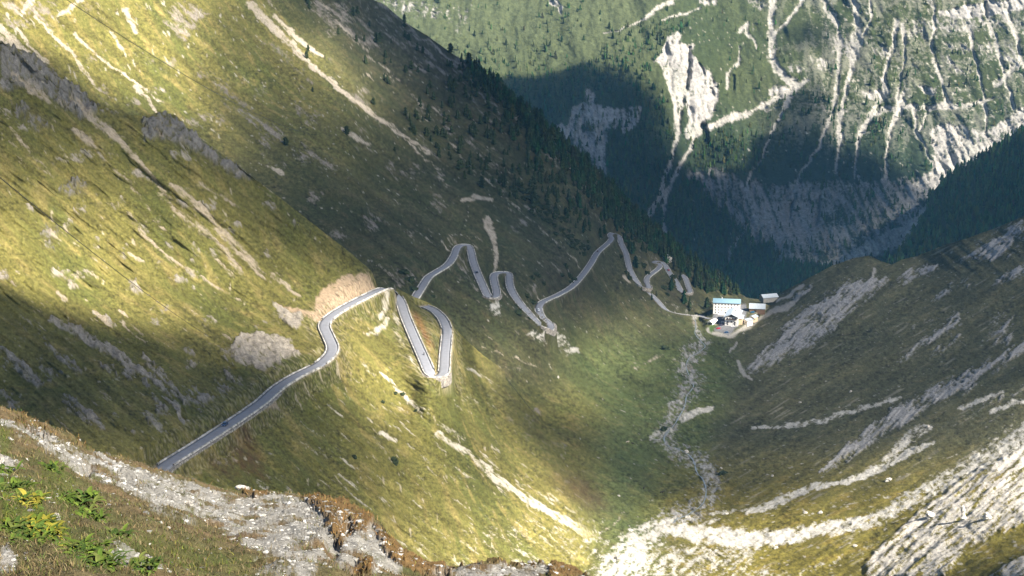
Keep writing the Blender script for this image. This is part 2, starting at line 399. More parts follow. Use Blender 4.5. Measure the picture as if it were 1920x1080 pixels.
# ------------------------------------------------------------------ roads: centre lines in the picture, carried onto the slopes
def carry(sheet, pts, win):
    q = smooth_line(pts, 6); P = sheet.at(q[:, 0], q[:, 1])
    seg = np.r_[0, np.cumsum(np.linalg.norm(np.diff(P[:, :2], axis=0), axis=1))]
    s_ = np.arange(0, seg[-1], 2.5); R = np.stack([np.interp(s_, seg, P[:, k]) for k in range(3)], 1)
    px = np.interp(s_, seg, q[:, 0]); py = np.interp(s_, seg, q[:, 1])
    # smooth the level along the way, then put each sample back on its picture ray
    k = max(3, int(win / 2.5)); ker = np.hanning(k + 2)[1:-1]; ker /= ker.sum()
    z = np.convolve(np.pad(R[:, 2], k // 2, mode='edge'), ker, 'valid')[:len(R)] if k % 2 else np.convolve(np.pad(R[:, 2], (k // 2, k // 2 - 1), mode='edge'), ker, 'valid')[:len(R)]
    dz = np.clip(z - R[:, 2], -3.0, 3.0)
    R[:, 2] += dz
    # light plan smoothing
    for _ in range(3):
        R[1:-1, :] = 0.25 * R[:-2, :] + 0.5 * R[1:-1, :] + 0.25 * R[2:, :]
    return R, px, py
roadA = carry(S_near, RA, 60); roadB = carry(S_main, RB, 50); roadC = carry(S_main, RC, 40)
HW = 3.1
def flatten(sheet, roads, half=4.6, blend=9.0, drop=0.35):
    for R, rx, ry in roads:
        V = sheet.P; m = np.zeros(sheet.px.shape, bool)
        for i in range(0, len(rx), 3):
            c0 = int(np.clip((rx[i] - 42 - sheet.x0) / sheet.dx, 0, len(sheet.xs))); c1 = int(np.clip((rx[i] + 42 - sheet.x0) / sheet.dx, 0, len(sheet.xs)))
            m[:, c0:c1] |= np.abs(sheet.py[:, c0:c1] - ry[i]) < 34
        I = np.nonzero(m); Q = V[I]; best = np.full(len(Q), 1e9); tz = np.zeros(len(Q))
        for a in range(0, len(Q), 20000):
            q = Q[a:a + 20000]; d = np.hypot(q[:, None, 0] - R[None, :, 0], q[:, None, 1] - R[None, :, 1]) + 0.25 * np.abs(q[:, None, 2] - R[None, :, 2])
            j = d.argmin(1); best[a:a + 20000] = np.hypot(q[:, 0] - R[j, 0], q[:, 1] - R[j, 1]); tz[a:a + 20000] = R[j, 2]
        w = np.where(tz - drop > Q[:, 2], 1 - sstep(4.0, 7.0, best), 1 - sstep(half, half + blend, best))
        Q[:, 2] = Q[:, 2] * (1 - w) + (tz - drop) * w; V[I] = Q
        sheet.rd = np.minimum(getattr(sheet, "rd", np.full(sheet.px.shape, 1e9)), 1e9); t = sheet.rd[I]; sheet.rd[I] = np.minimum(t, best)
flatten(S_near, [roadA], 4.2, 5.5); flatten(S_main, [roadB, roadC])

def ribbon(name, R, half, mat, lift=0.0, crown=0.05):
    T = np.gradient(R[:, :2], axis=0); T /= np.linalg.norm(T, axis=1)[:, None] + 1e-9
    N = np.stack([-T[:, 1], T[:, 0]], 1); rows = []
    for o, h in ((-half, -0.5), (-half, 0), (-half * .5, crown), (0, crown * 1.3), (half * .5, crown), (half, 0), (half, -0.5)):
        rows.append(np.c_[R[:, :2] + N * o, R[:, 2] + h + lift])
    P = np.array(rows); o = mesh_np(name, P.reshape(-1, 3), grid_faces(*P.shape[:2]), mat)
    return tag(o, kind='structure'), N
road1, NA = ribbon("road", roadA[0], HW, M_asph)
road2, NB = ribbon("road", roadB[0], HW, M_asph)
road3, NC = ribbon("road", roadC[0], HW, M_asph, lift=-0.02)

# ------------------------------------------------------------------ painting: the main sheet
def fineN(px, py, s=0):                        # grain a pixel or three wide: tussocks, stones, small shadows
    f = 0.55 * perlin(px / 4.3, py / 3.3, 141 + s) + 0.45 * perlin(px / 9., py / 6., 143 + s) * 1.1
    return f * (0.55 + 0.6 * sstep(-.3, .5, fbm(px / 60., py / 60., 3, 145 + s))) + 0.10 * rng.normal(0, 1, px.shape).clip(-2, 2)
def grass(P, px, py, pal, s=0, ang=38):
    n1 = fbm(P[..., 0] / 70., P[..., 1] / 70., 4, 101 + s); n2 = fbm(P[..., 0] / 14., P[..., 1] / 14., 4, 111 + s)
    a, b = pstk(px, py, ang, 110., 16.); n3 = fbm(a, b, 5, 121 + s, .6)
    c = np.zeros(P.shape) + np.array(pal[0])
    c = mixc(c, sstep(-0.25, 0.45, n1 + 0.4 * n3), pal[1]); c = mixc(c, sstep(0.0, 0.55, n2 + 0.5 * n3) * 0.75, pal[2])
    c *= np.clip(1 + 0.7 * n3 + 0.9 * fineN(px, py) , .25, 2.2)[..., None]
    return np.clip(c, 0.008, 0.9)
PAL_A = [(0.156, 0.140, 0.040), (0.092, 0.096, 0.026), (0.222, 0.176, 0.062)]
PAL_B = [(0.064, 0.064, 0.028), (0.045, 0.052, 0.022), (0.088, 0.074, 0.038)]  # left-slope grass darkened in colour so its shade reads deeper
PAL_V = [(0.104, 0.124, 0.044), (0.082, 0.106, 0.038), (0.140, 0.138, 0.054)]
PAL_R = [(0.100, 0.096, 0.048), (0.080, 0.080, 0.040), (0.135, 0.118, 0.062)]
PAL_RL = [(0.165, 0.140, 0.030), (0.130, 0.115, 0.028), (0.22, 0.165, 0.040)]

px, py, P = S_main.px, S_main.py, S_main.P
pt = Paint(px, py, P); PN = fbm(px / 7., py / 5.5, 3, 147, .8) + 0.12 * rng.normal(0, 1, px.shape).clip(-2, 2)
zR = sstep(1340, 1420, px + 0.35 * (py - 700) * (py > 700)); zV = (1 - zR) * sstep(560, 700, py) * sstep(1000, 1120, px)
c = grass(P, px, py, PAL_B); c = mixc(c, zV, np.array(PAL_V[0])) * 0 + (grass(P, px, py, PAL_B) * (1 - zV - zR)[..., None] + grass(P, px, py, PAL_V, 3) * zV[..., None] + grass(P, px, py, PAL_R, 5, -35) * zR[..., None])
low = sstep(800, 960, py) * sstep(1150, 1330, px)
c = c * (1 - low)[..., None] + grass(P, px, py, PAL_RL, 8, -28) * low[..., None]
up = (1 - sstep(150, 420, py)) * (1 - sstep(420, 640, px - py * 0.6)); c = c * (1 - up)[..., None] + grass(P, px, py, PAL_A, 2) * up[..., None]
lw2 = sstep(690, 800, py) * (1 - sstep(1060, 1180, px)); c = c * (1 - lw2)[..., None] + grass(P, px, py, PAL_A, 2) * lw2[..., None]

a, b = pstk(px, py, 40, 44., 9.); nB = fbm(a, b, 6, 201, .65)
a, b = pstk(px, py, -42, 42., 9.); nR = fbm(a, b, 6, 211, .65)
nI = fbm(px / 14., py / 10., 6, 221, .65)
# left slope: scree runs and rocky ground
scree = np.zeros(px.shape); rocky = np.zeros(px.shape); white = np.zeros(px.shape); brown = np.zeros(px.shape)
def mx(a, b): return np.maximum(a, b)
for st in [[(470,8,18),(520,60,16),(570,110,13),(600,135,10),(640,170,10),(700,215,9),(760,255,8),(803,288,6)],[(515,30,8),(545,60,12),(575,85,12),(605,105,4)],
           [(912,412,15),(922,440,17),(930,470,9),(928,505,7)],[(868,378,6),(890,368,9),(922,375,8)],[(640,243,6),(662,256,12),(692,272,6)],[(500,312,6),(530,325,8)],
           [(1170,520,5),(1180,530,4)],[(1600,0,1),(1601,0,1)]]:
    scree = mx(scree, pt.stroke(st, .6, .8) * 0.95)
for st in [[(0,50,18),(25,75,12),(50,95,12),(80,118,6)],[(32,52,6),(55,85,7),(90,120,5)],[(65,30,5),(100,65,7),(135,100,7),(160,135,9),(190,175,4)],[(140,65,7),(190,110,6),(240,145,4),(300,190,3)],
           [(235,20,14),(255,60,10)],[(0,70,14),(45,95,12),(90,118,6)],[(255,163,10),(275,185,12),(292,210,6)],[(60,0,20),(40,25,10)],[(150,0,14),(110,30,8)],[(210,60,6),(235,105,4)]]:
    scree = mx(scree, pt.stroke(st, .6, .75) * 0.9)
for st in [[(600,0,3),(640,50,4),(700,110,3),(760,160,3),(800,210,3),(870,300,3),(960,380,3),(1050,460,3),(1110,515,3)],[(790,60,4),(830,100,3)],[(650,60,5),(690,95,3)],[(900,650,2),(960,670,3),(1010,690,2)],
           [(720,230,3),(760,262,3),(800,300,3),(840,330,3)],[(1240,665,6),(1190,690,3)],[(1070,1050,3),(1100,1015,4),(1150,985,3),(1170,960,3)]]:
    scree = mx(scree, pt.stroke(st) * 0.6)
for pl, d in [([(320,0),(395,25),(370,50),(345,80),(318,55)], .7), ([(0,0),(120,0),(90,40),(40,60),(0,60)], .5), ([(560,0),(650,0),(705,60),(720,100),(690,100),(620,50)], .55),
              ([(395,130),(440,165),(500,225),(560,265),(620,300),(640,330),(560,300),(470,240),(420,190)], .5), ([(720,120),(760,160),(880,250),(960,330),(900,300),(800,220)], .45),
              ([(480,50),(520,85),(560,130),(530,120),(490,80)], .5), ([(770,240),(800,262),(850,330),(820,320),(780,280)], .4), ([(1020,400),(1060,430),(1120,470),(1060,450)], .3)]:
    rocky = mx(rocky, pt.poly(pl, 14) * d)
ridge = (py - S_main.top) ; edge = sstep(560, 720, px) * (1 - sstep(1180, 1300, px))
rocky = mx(rocky, edge * (1 - sstep(30, 120, ridge)) * 0.42)
brown = mx(brown, edge * (1 - sstep(50, 200, ridge)) * 0.25)
brown = mx(brown, pt.poly([(1000,500),(1060,470),(1120,560),(1200,640),(1120,620),(1050,590)], 30) * 0.35)
brown = mx(brown, pt.poly([(1130,600),(1200,580),(1290,610),(1280,640),(1180,640)], 20) * 0.15)
brown = mx(brown, pt.poly([(1300,480),(1320,600),(1270,580),(1240,560),(1260,520)], 20) * 0.3)
brown = mx(brown, pt.poly([(1020,870),(1100,890),(1150,960),(1100,960),(1030,910)], 20) * 0.6)
white = mx(white, .62 * pt.stroke([(925,563,10),(930,580,18),(940,592,8)], 1.2)); white = mx(white, .66 * pt.stroke([(1000,628,12),(1040,632,18),(1062,652,18),(1085,660,8)], 1.4))
for pl, d in [([(1000,945),(1080,960),(1150,985),(1160,1070),(1000,1050),(880,1000)], .40), ([(1230,560),(1330,570),(1320,590),(1250,584)], .35)]:
    white = mx(white, pt.poly(pl, 25) * d)
stn = fbm(*pstk(px, py, 41, 90., 8.), 5, 261, .6); zr = fbm(px / 80., py / 60., 3, 262); z1 = 1 - sstep(980, 1150, px)
scree = mx(scree, z1 * .6 * sstep(.1, .4, zr) * sstep(.05, .3, stn)); rocky = mx(rocky, z1 * .45 * sstep(.1, .4, fbm(px / 60., py / 50., 3, 263)))
# stream bed
bed = pt.stroke([(1303,597,6),(1306,620,8),(1322,640,16),(1300,660,36),(1285,690,30),(1300,720,38),(1275,750,38),(1268,780,34),(1245,820,32),(1265,845,30),(1305,865,38),(1335,895,36),(1332,925,32),(1312,955,36),(1280,968,44),(1240,985,36)], 1.1)
rocky = mx(rocky, bed * 0.42)
white = mx(white, pt.poly([(1260,668),(1300,665),(1320,650),(1290,700),(1265,700)], 10) * .35)
for st, d in [([(1285,782,14),(1305,774,10),(1340,762,3)], 1), ([(1222,820,8),(1240,805,14),(1262,815,10)], .6), ([(1160,1085,90),(1190,1030,66),(1235,990,34),(1262,975,10)], .8), ([(1240,985,14),(1300,1000,28),(1400,1012,34),(1500,1003,24),(1560,985,16),(1640,967,6)], .95),
              ([(1170,1060,80),(1290,1050,60),(1400,1040,30)], .62), ([(1130,1085,90),(1290,1085,90),(1440,1090,60)], .5), ([(1400,962,6),(1450,945,14),(1480,932,10),(1530,912,12),(1570,905,5)], .9), ([(1580,904,8),(1620,890,12),(1660,872,14),(1700,850,14),(1750,830,5)], .9),
              ([(1650,872,10),(1690,835,18),(1720,810,22),(1745,800,8)], .7), ([(1410,803,5),(1470,798,7),(1540,790,8),(1580,775,9),(1640,760,7),(1690,745,4)], .75), ([(1330,962,6),(1380,958,4),(1430,950,4)], .6),
              ([(1800,765,6),(1840,750,8),(1880,735,5)], .8), ([(1860,770,8),(1920,750,12)], .7), ([(1320,985,10),(1345,972,6)], .7), ([(1560,1000,14),(1640,975,26),(1720,930,30),(1790,893,34),(1860,858,44),(1925,822,60)], .72),
              ([(1500,970,4),(1600,940,5),(1700,925,4)], .4), ([(1480,800,3),(1560,770,3),(1700,720,3)], .35),
              ([(1395,1080,20),(1500,1075,14),(1600,1040,10),(1700,1000,8)], .4)]:
    white = mx(white, pt.stroke(st, 0.9) * d)
# right hillside: grey bare strips
grey = np.zeros(px.shape)
for pl, d, f in [([(1385,705),(1400,680),(1440,645),(1480,600),(1515,572),(1560,545),(1600,522),(1664,517),(1668,535),(1625,562),(1600,585),(1570,615),(1530,645),(1480,672),(1420,700)], .78, 7),
              ([(1680,530),(1700,503),(1730,497),(1772,495),(1760,508),(1720,520),(1695,535)], .8, 6), ([(1790,490),(1815,468),(1845,450),(1880,432),(1925,402),(1925,440),(1890,478),(1850,492)], .75, 9),
              ([(1536,884),(1590,826),(1640,790),(1680,765),(1720,735),(1760,722),(1800,700),(1850,680),(1925,632),(1925,662),(1870,692),(1815,728),(1780,748),(1740,762),(1705,795),(1650,822),(1600,862)], .85, 8),
              ([(1675,685),(1700,655),(1745,625),(1785,592),(1822,575),(1800,608),(1770,632),(1730,650),(1700,675)], .8, 7), ([(1720,682),(1760,650),(1800,628),(1790,650),(1750,672)], .55, 8),
              ([(1845,640),(1850,605),(1870,585),(1900,590),(1905,625),(1890,650),(1860,655)], .5, 8), ([(1735,575),(1760,545),(1785,528),(1822,518),(1815,535),(1790,545),(1765,565)], .6, 6),
              ([(1695,612),(1740,590),(1760,600),(1720,625)], .35, 8), ([(1480,562),(1505,540),(1530,525),(1528,540),(1500,560)], .7, 4), ([(1560,560),(1500,600),(1460,620),(1480,590),(1530,560)], .4, 6),
              ([(1855,535),(1890,510),(1925,495),(1925,510),(1880,535)], .7, 5), ([(1620,545),(1650,530),(1700,530),(1660,550)], .3, 6), ([(1770,800),(1800,780),(1850,745),(1925,725),(1925,740),(1850,770)], .45, 6),
              ([(1330,640),(1420,650),(1390,690),(1320,700)], .12, 20)]:
    grey = mx(grey, pt.poly(pl, f * 1.8) * d * .88)
hl = np.zeros(px.shape)
for pl, d in [([(1622,1058),(1650,1025),(1695,985),(1735,950),(1780,915),(1850,872),(1925,838),(1925,985),(1870,1000),(1820,1030),(1790,1060),(1770,1085),(1625,1090)], .66), ([(1850,1085),(1880,1065),(1925,1040),(1925,1090)], .7)]:
    hl = mx(hl, pt.poly(pl, 8) * d)
sp = ((nI + nR) * 0.5)
c = mixc(c, np.clip(brown * (0.6 + nI), 0, 1), (0.095, 0.070, 0.048))
red = pt.poly([(1010,880),(1090,905),(1130,945),(1080,935),(1020,905)], 18) * .3; c = mixc(c, red, (0.16, 0.07, 0.04))
mk = crisp(rocky, nB * 1.3); c = mixc(c, mk, (0.27, 0.235, 0.195)); rockm = mk
mk = crisp(scree * .84, nB * 1.0, 3); c = mixc(c, mk, (0.40, 0.345, 0.27)); rockm = mx(rockm, mk * .4)
mk = crisp(bed * 0.52, nI * 1.2 + .5 * fbm(px / 5., py / 3., 3, 223), 4); c = mixc(c, mk, (0.36, 0.35, 0.33)); rockm = mx(rockm, mk)
mk = crisp(grey, nR * 1.25, 3.5); c = mixc(c, mk, (0.36, 0.345, 0.33)); rockm = mx(rockm, mk * .3)
mk = crisp(white * .9, sp * 1.6, 3); c = mixc(c, mk, (0.56, 0.53, 0.47)); rockm = mx(rockm, mk * .5)
mk = crisp(hl, nR * 1.4, 4); c = mixc(c, mk, (0.54, 0.50, 0.44)); rockm = mx(rockm, mk * .3)
# odd stones and bare specks everywhere, fine brown sheep tracks on the right hillside
spk = perlin(P[..., 0] / 2.6, P[..., 1] / 4.0, 301) * 0.6 + perlin(P[..., 0] / 7., P[..., 1] / 9., 302) * 0.6
c = mixc(c, sstep(0.60, 0.75, spk + 0.15 * low + 0.10 * up) * 0.8, (0.40, 0.37, 0.31))
a, b = pstk(px, py, -30, 70., 5.); tr = sstep(0.35, 0.6, perlin(a, b, 305) + 0.3 * perlin(a * 3, b * 2, 306))
c = mixc(c, tr * zR * 0.6 * sstep(-.1, .3, fbm(px / 60., py / 40., 3, 307)), (0.30, 0.27, 0.20))
for st in [[(1500,552,5),(1475,577,10),(1455,580,8),(1435,592,6),(1415,604,6),(1395,615,6),(1372,629,6),(1352,627,5),(1335,624,5),(1328,618,5),(1340,607,4)],[(1458,566,3),(1475,558,3),(1492,545,4),(1505,535,4)],[(1640,505,3),(1638,520,3)],[(1380,640,3),(1370,660,2)],[(1385,680,6),(1395,705,5),(1410,712,3)]]:
    c = mixc(c, pt.stroke(st, .4) * 0.9, (0.42, 0.39, 0.34))
if hasattr(S_main, "rd"):
    v = (1 - sstep(3.8, 5.2, S_main.rd)); c = mixc(c, v * 0.5, (0.20, 0.18, 0.14))
c = mixc(c, pt.poly([(1352,566),(1330,600),(1350,606),(1340,620),(1368,628),(1382,612),(1400,596),(1398,570)], 2) * .92, (0.20, 0.20, 0.21))
c = mixc(c, pt.poly([(1333,625),(1330,612),(1338,605),(1342,612)], 2), (0.07, 0.12, 0.03))
c = c * np.clip(1 + .55 * rockm * (PN + nR * .5), .45, 1.5)[..., None]
c_main = c
S_main.P[..., 2] += rockm * fbm(P[..., 0] / 7., P[..., 1] / 7., 4, 401) * 3.2 * (1 - pad) * sstep(5, 9, S_main.rd) + fbm(P[..., 0] / 5., P[..., 1] / 5., 3, 402) * 0.45 * (1 - pad) * sstep(4, 8, S_main.rd)
gm = crisp(grey, nR * 1.25, 3.5)
a, b = pstk(px, py, -50, 90., 9.)
S_main.P[..., 2] += (gm * (ridged(a, b, 3, 405) * .9 + .6) + hl * (ridged(*pstk(px, py, -38, 230., 24.), 4, 406) * 2.2 + ridged(*pstk(px, py, -20, 60., 18.), 3, 407) * 1.2 + 1.0)) * sstep(0, 30, py - S_main.top)
o = S_main.build("hillside", M_main, c_main); tag(o, kind='structure')

# ------------------------------------------------------------------ painting: the near spur
px, py, P = S_near.px, S_near.py, S_near.P
pt = Paint(px, py, P); PN = fbm(px / 7., py / 5.5, 3, 147, .8) + 0.12 * rng.normal(0, 1, px.shape).clip(-2, 2)
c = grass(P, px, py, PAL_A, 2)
a, b = pstk(px, py, 40, 44., 10.); nA = fbm(a, b, 6, 501, .68); nI = fbm(px / 14., py / 12., 6, 511, .65)
rocky = np.zeros(px.shape); scree = np.zeros(px.shape); dark = np.zeros(px.shape); white = np.zeros(px.shape)
for pl, d, f in [([(0,82),(60,100),(120,148),(182,192),(186,215),(150,225),(100,190),(40,165),(0,175)], .72, 8), ([(265,228),(310,209),(345,235),(380,262),(430,300),(480,340),(440,335),(390,300),(350,275),(300,262),(270,262)], .7, 7),
              ([(20,190),(60,200),(100,240),(80,250),(30,225)], .5, 10), ([(100,360),(140,330),(170,350),(150,372)], .5, 8), ([(75,420),(110,425),(100,470),(80,460)], .45, 6), ([(380,0),(0,0),(1,1)], 0, 1)]:
    dark = mx(dark, pt.poly(pl, f) * d)
for pl, d, f in [([(430,650),(450,628),(490,622),(545,640),(567,662),(560,688),(515,700),(470,690),(440,680)], .82, 6), ([(505,568),(530,572),(565,585),(572,600),(556,618),(530,604)], .75, 4),
              ([(380,620),(420,630),(450,690),(420,680)], .35, 10), ([(470,735),(500,750),(480,770),(430,760),(440,730)], .55, 8), ([(330,740),(420,690),(470,730),(420,790),(360,790)], .3, 15), ([(0,560),(60,600),(140,640),(80,650),(0,610)], .25, 15)]:
    rocky = mx(rocky, pt.poly(pl, f) * d)
for st, d in [([(95,600,8),(150,628,18),(200,652,18),(240,680,14),(290,712,10),(330,760,10),(345,790,8)], .75), ([(0,655,12),(40,690,20),(70,720,14)], .7), ([(85,648,8),(130,682,14),(150,700,8)], .6), ([(120,745,14),(160,775,22),(190,800,14)], .6),
              ([(270,672,6),(300,700,14),(330,735,16),(350,760,8)], .6), ([(275,780,14),(310,812,12),(330,830,6)], .6), ([(350,745,10),(385,780,14)], .55), ([(425,700,14),(470,742,20)], .5), ([(260,700,5),(300,760,10),(320,780,10)], .5), ([(175,585,6),(200,600,10),(215,612,6)], .7)]:
    rocky = mx(rocky, pt.stroke(st, 0.9) * d)
for st, d in [([(20,135,4),(60,168,12),(92,192,10)], .8), ([(135,185,8),(180,228,16),(225,265,16),(260,300,8),(310,360,5)], .85), ([(140,245,8),(165,262,14),(178,278,6)], .8), ([(240,340,5),(300,420,4)], .5), ([(200,300,4),(220,325,6),(250,345,4)], .5),
              ([(320,345,8),(360,378,14),(400,415,14),(430,450,16),(470,490,14),(495,520,10)], .75), ([(300,360,10),(340,400,12),(390,440,12),(430,480,14),(450,510,10)], .7), ([(240,400,8),(262,430,8),(300,470,4),(360,510,3),(420,548,4),(450,562,3)], .7),
              ([(375,345,8),(420,370,8),(450,390,4)], .6), ([(505,510,6),(530,530,8),(560,556,5)], .7), ([(405,488,5),(425,505,6),(440,522,6)], .8), ([(240,475,4),(268,490,3)], .9), ([(105,548,5),(122,560,6)], 1.), ([(178,585,6),(196,600,8),(206,612,5)], .8),
              ([(230,605,4),(250,628,3),(270,642,3)], .8), ([(225,583,4),(240,595,3)], .8), ([(165,480,3),(200,505,3)], .5), ([(20,240,6),(60,290,5),(100,330,3)], .6), ([(590,400,3),(640,450,3),(690,490,6),(722,525,10)], .85), ([(660,470,3),(700,510,4)], .4)]:
    scree = mx(scree, pt.stroke(st, 0.8) * d)
z1 = (1 - sstep(480, 620, px)) * sstep(60, 120, py); stn = fbm(*pstk(px, py, 41, 85., 8.), 5, 561, .6); zr = fbm(px / 70., py / 55., 3, 562)
scree = mx(scree, z1 * .62 * sstep(.05, .35, zr) * sstep(.05, .3, stn)); rocky = mx(rocky, z1 * .52 * sstep(.1, .4, fbm(px / 55., py / 45., 3, 563)))
white = mx(white, sstep(640, 760, py) * sstep(480, 600, px) * .50 * sstep(.10, .35, fbm(*pstk(px, py, 38, 80., 7.), 4, 564)))
kr_ = sstep(7, 17, S_near.rd); scree *= kr_; white *= kr_; rocky *= kr_
spoil = pt.poly([(585,585),(592,552),(615,532),(650,516),(690,512),(708,528),(690,545),(655,560),(620,588),(606,606),(590,598),(560,590),(530,582),(518,572),(545,575)], 7)
for st, d in [([(728,545,6),(725,565,10),(722,580,9),(712,598,8)], .8), ([(690,628,8),(705,622,10),(722,608,10),(728,598,8)], .8), ([(738,585,7),(745,600,9)], .8), ([(745,620,12),(752,645,12)], .6), ([(764,628,10),(778,650,12)], .6), ([(770,672,10),(790,692,14)], .7),
              ([(712,700,4),(730,715,6),(755,740,6),(790,775,6)], .8), ([(715,812,5),(742,827,6)], 1), ([(680,680,10),(700,705,8)], .4), ([(820,815,10),(880,850,8),(930,895,14),(985,935,12),(1040,965,14),(1100,1000,20)], .85), ([(760,745,8),(830,800,8),(880,830,6)], .5),
              ([(960,900,3),(1020,950,3)], .5), ([(875,690,4),(905,705,5),(935,725,3)], .7), ([(700,810,8),(735,860,10),(760,880,6)], .35), ([(600,850,5),(680,900,6),(760,960,8),(860,1020,12)], .3),
              ([(930,880,4),(1000,920,4),(1080,960,4)], .5), ([(480,900,8),(500,915,8)], .5), ([(950,860,3),(1100,930,3)], .3)]:
    white = mx(white, pt.stroke(st, 0.8) * d)
white = mx(white, pt.poly([(900,990),(1000,960),(1140,990),(1160,1100),(950,1060)], 30) * .38)
red = pt.poly([(766,578),(785,592),(800,612),(812,642),(808,662),(795,640),(778,608)], 7) * .55
dred = mx(pt.poly([(440,810),(462,798),(490,850),(500,900),(450,880),(425,840)], 12) * .6, pt.poly([(380,850),(440,860),(470,900),(400,890)], 15) * .4)
c = mixc(c, np.clip(dark * (0.7 + nI * .8), 0, 1) * .55, (0.105, 0.080, 0.055))
mk = crisp(dark, nI * 1.3, 4); c = mixc(c, mk, (0.20, 0.185, 0.165)); rockm = mk * 2.0
mk = crisp(rocky, nA * 1.3, 4); c = mixc(c, mk, (0.34, 0.30, 0.245)); rockm = mx(rockm, mk)
mk = crisp(scree * .86, nA * 1.0, 3); c = mixc(c, mk, (0.40, 0.33, 0.24)); rockm = mx(rockm, mk * .5)
mk = crisp(white * .86, nA * 1.2, 3); c = mixc(c, mk, (0.52, 0.47, 0.38)); rockm = mx(rockm, mk * .6)
c = mixc(c, crisp(spoil * .88, nI * 1.1, 3), (0.40, 0.295, 0.19)); c = mixc(c, spoil * sstep(.1, .5, nA + .4 * PN) * .5, (0.24, 0.17, 0.11))
c = mixc(c, red * np.clip(0.6 + nA * 1.6 + PN, 0, 1), (0.34, 0.14, 0.06)); c = mixc(c, dred * np.clip(0.7 + nI, 0, 1), (0.13, 0.055, 0.035))
spk = perlin(P[..., 0] / 1.8, P[..., 1] / 3.0, 301) * 0.6 + perlin(P[..., 0] / 7., P[..., 1] / 9., 302) * 0.6
lowA = sstep(780, 1000, py)
c = mixc(c, sstep(0.58, 0.72, spk + 0.08 * lowA) * 0.75, (0.42, 0.36, 0.26))
bush = fbm(P[..., 0] / 4., P[..., 1] / 6., 3, 531) + 0.25 * pt.poly([(880,900),(960,880),(1060,980),(1000,1020),(900,960)], 30); c = mixc(c, sstep(0.42, 0.6, bush) * 0.55, (0.045, 0.055, 0.018))
v = (1 - sstep(3.6, 5.0, S_near.rd)); c = mixc(c, v * 0.8, (0.42, 0.36, 0.27))
tri = pt.poly([(462,790),(500,762),(512,760),(527,772),(505,780)], 2); c = mixc(c, tri, (0.34, 0.27, 0.19))
zn = fbm(P[..., 0] / 2.2 + P[..., 1] / 3., P[..., 2] / 1.4, 4, 551); zz_ = (1 - sstep(9, 17, S_near.rd))
c = c * (1 - zz_ * (1 - np.clip(1 + 1.3 * zn, .4, 1.7)))[..., None]; c = mixc(c, zz_ * sstep(.05, .3, zn + .2 * PN) * .55, (0.26, 0.22, 0.16))
c = c * np.clip(1 + .55 * np.clip(rockm, 0, 1) * (PN + nA * .6), .45, 1.5)[..., None]
c_near = c
S_near.P[..., 2] += rockm * (fbm(P[..., 0] / 6., P[..., 1] / 6., 4, 541) * 3.0 + 0.8) * sstep(5, 9, S_near.rd) * (1 - sstep(900, 1000, px) * 0.7) + fbm(P[..., 0] / 4., P[..., 1] / 4., 3, 542) * 0.4 * sstep(4, 8, S_near.rd)
dm_ = poly_sd(px, py, [(-200,-200),(905,-200),(905,640),(945,690)] + MERGE[1:] + [(1135,1200),(-200,1200)])
w_ = 1 - sstep(8, 70, -dm_); w_ = w_ * sstep(890, 960, px)
Pm_ = S_main.at(px, py) * 1.0012; S_near.P = S_near.P * (1 - w_[..., None]) + Pm_ * w_[..., None]
w2 = 1 - sstep(20, 110, -dm_); w2 = np.clip(w2 * sstep(880, 980, px), 0, 1)[..., None]
c_near = c_near * (1 - w2) + S_main.samp(c_main, px, py) * w2
o = S_near.build("slope", M_near, c_near); tag(o, kind='structure')

# ------------------------------------------------------------------ painting: far mountain
px, py, P = S_far.px, S_far.py, S_far.P
pt = Paint(px, py, P); PN = fbm(px / 7., py / 5.5, 3, 147, .8) + 0.12 * rng.normal(0, 1, px.shape).clip(-2, 2)
n1 = fbm(P[..., 0] / 130., P[..., 2] / 100., 4, 601); nV = fbm(P[..., 0] / 16., P[..., 2] / 42., 5, 611); nF = fbm(P[..., 0] / 10., P[..., 2] / 10., 4, 621)
c = np.zeros(P.shape) + np.array((0.056, 0.068, 0.028))
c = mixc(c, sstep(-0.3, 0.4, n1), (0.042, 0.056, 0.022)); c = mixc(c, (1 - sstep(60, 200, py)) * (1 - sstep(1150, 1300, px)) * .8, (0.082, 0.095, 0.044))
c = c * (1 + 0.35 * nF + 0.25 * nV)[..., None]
c = mixc(c, sstep(150, 300, py) * .75, (0.024, 0.040, 0.024))  # lower vegetation darkened in colour to deepen the cloud shade there
cl = np.zeros(px.shape); gul = np.zeros(px.shape); fan = np.zeros(px.shape)
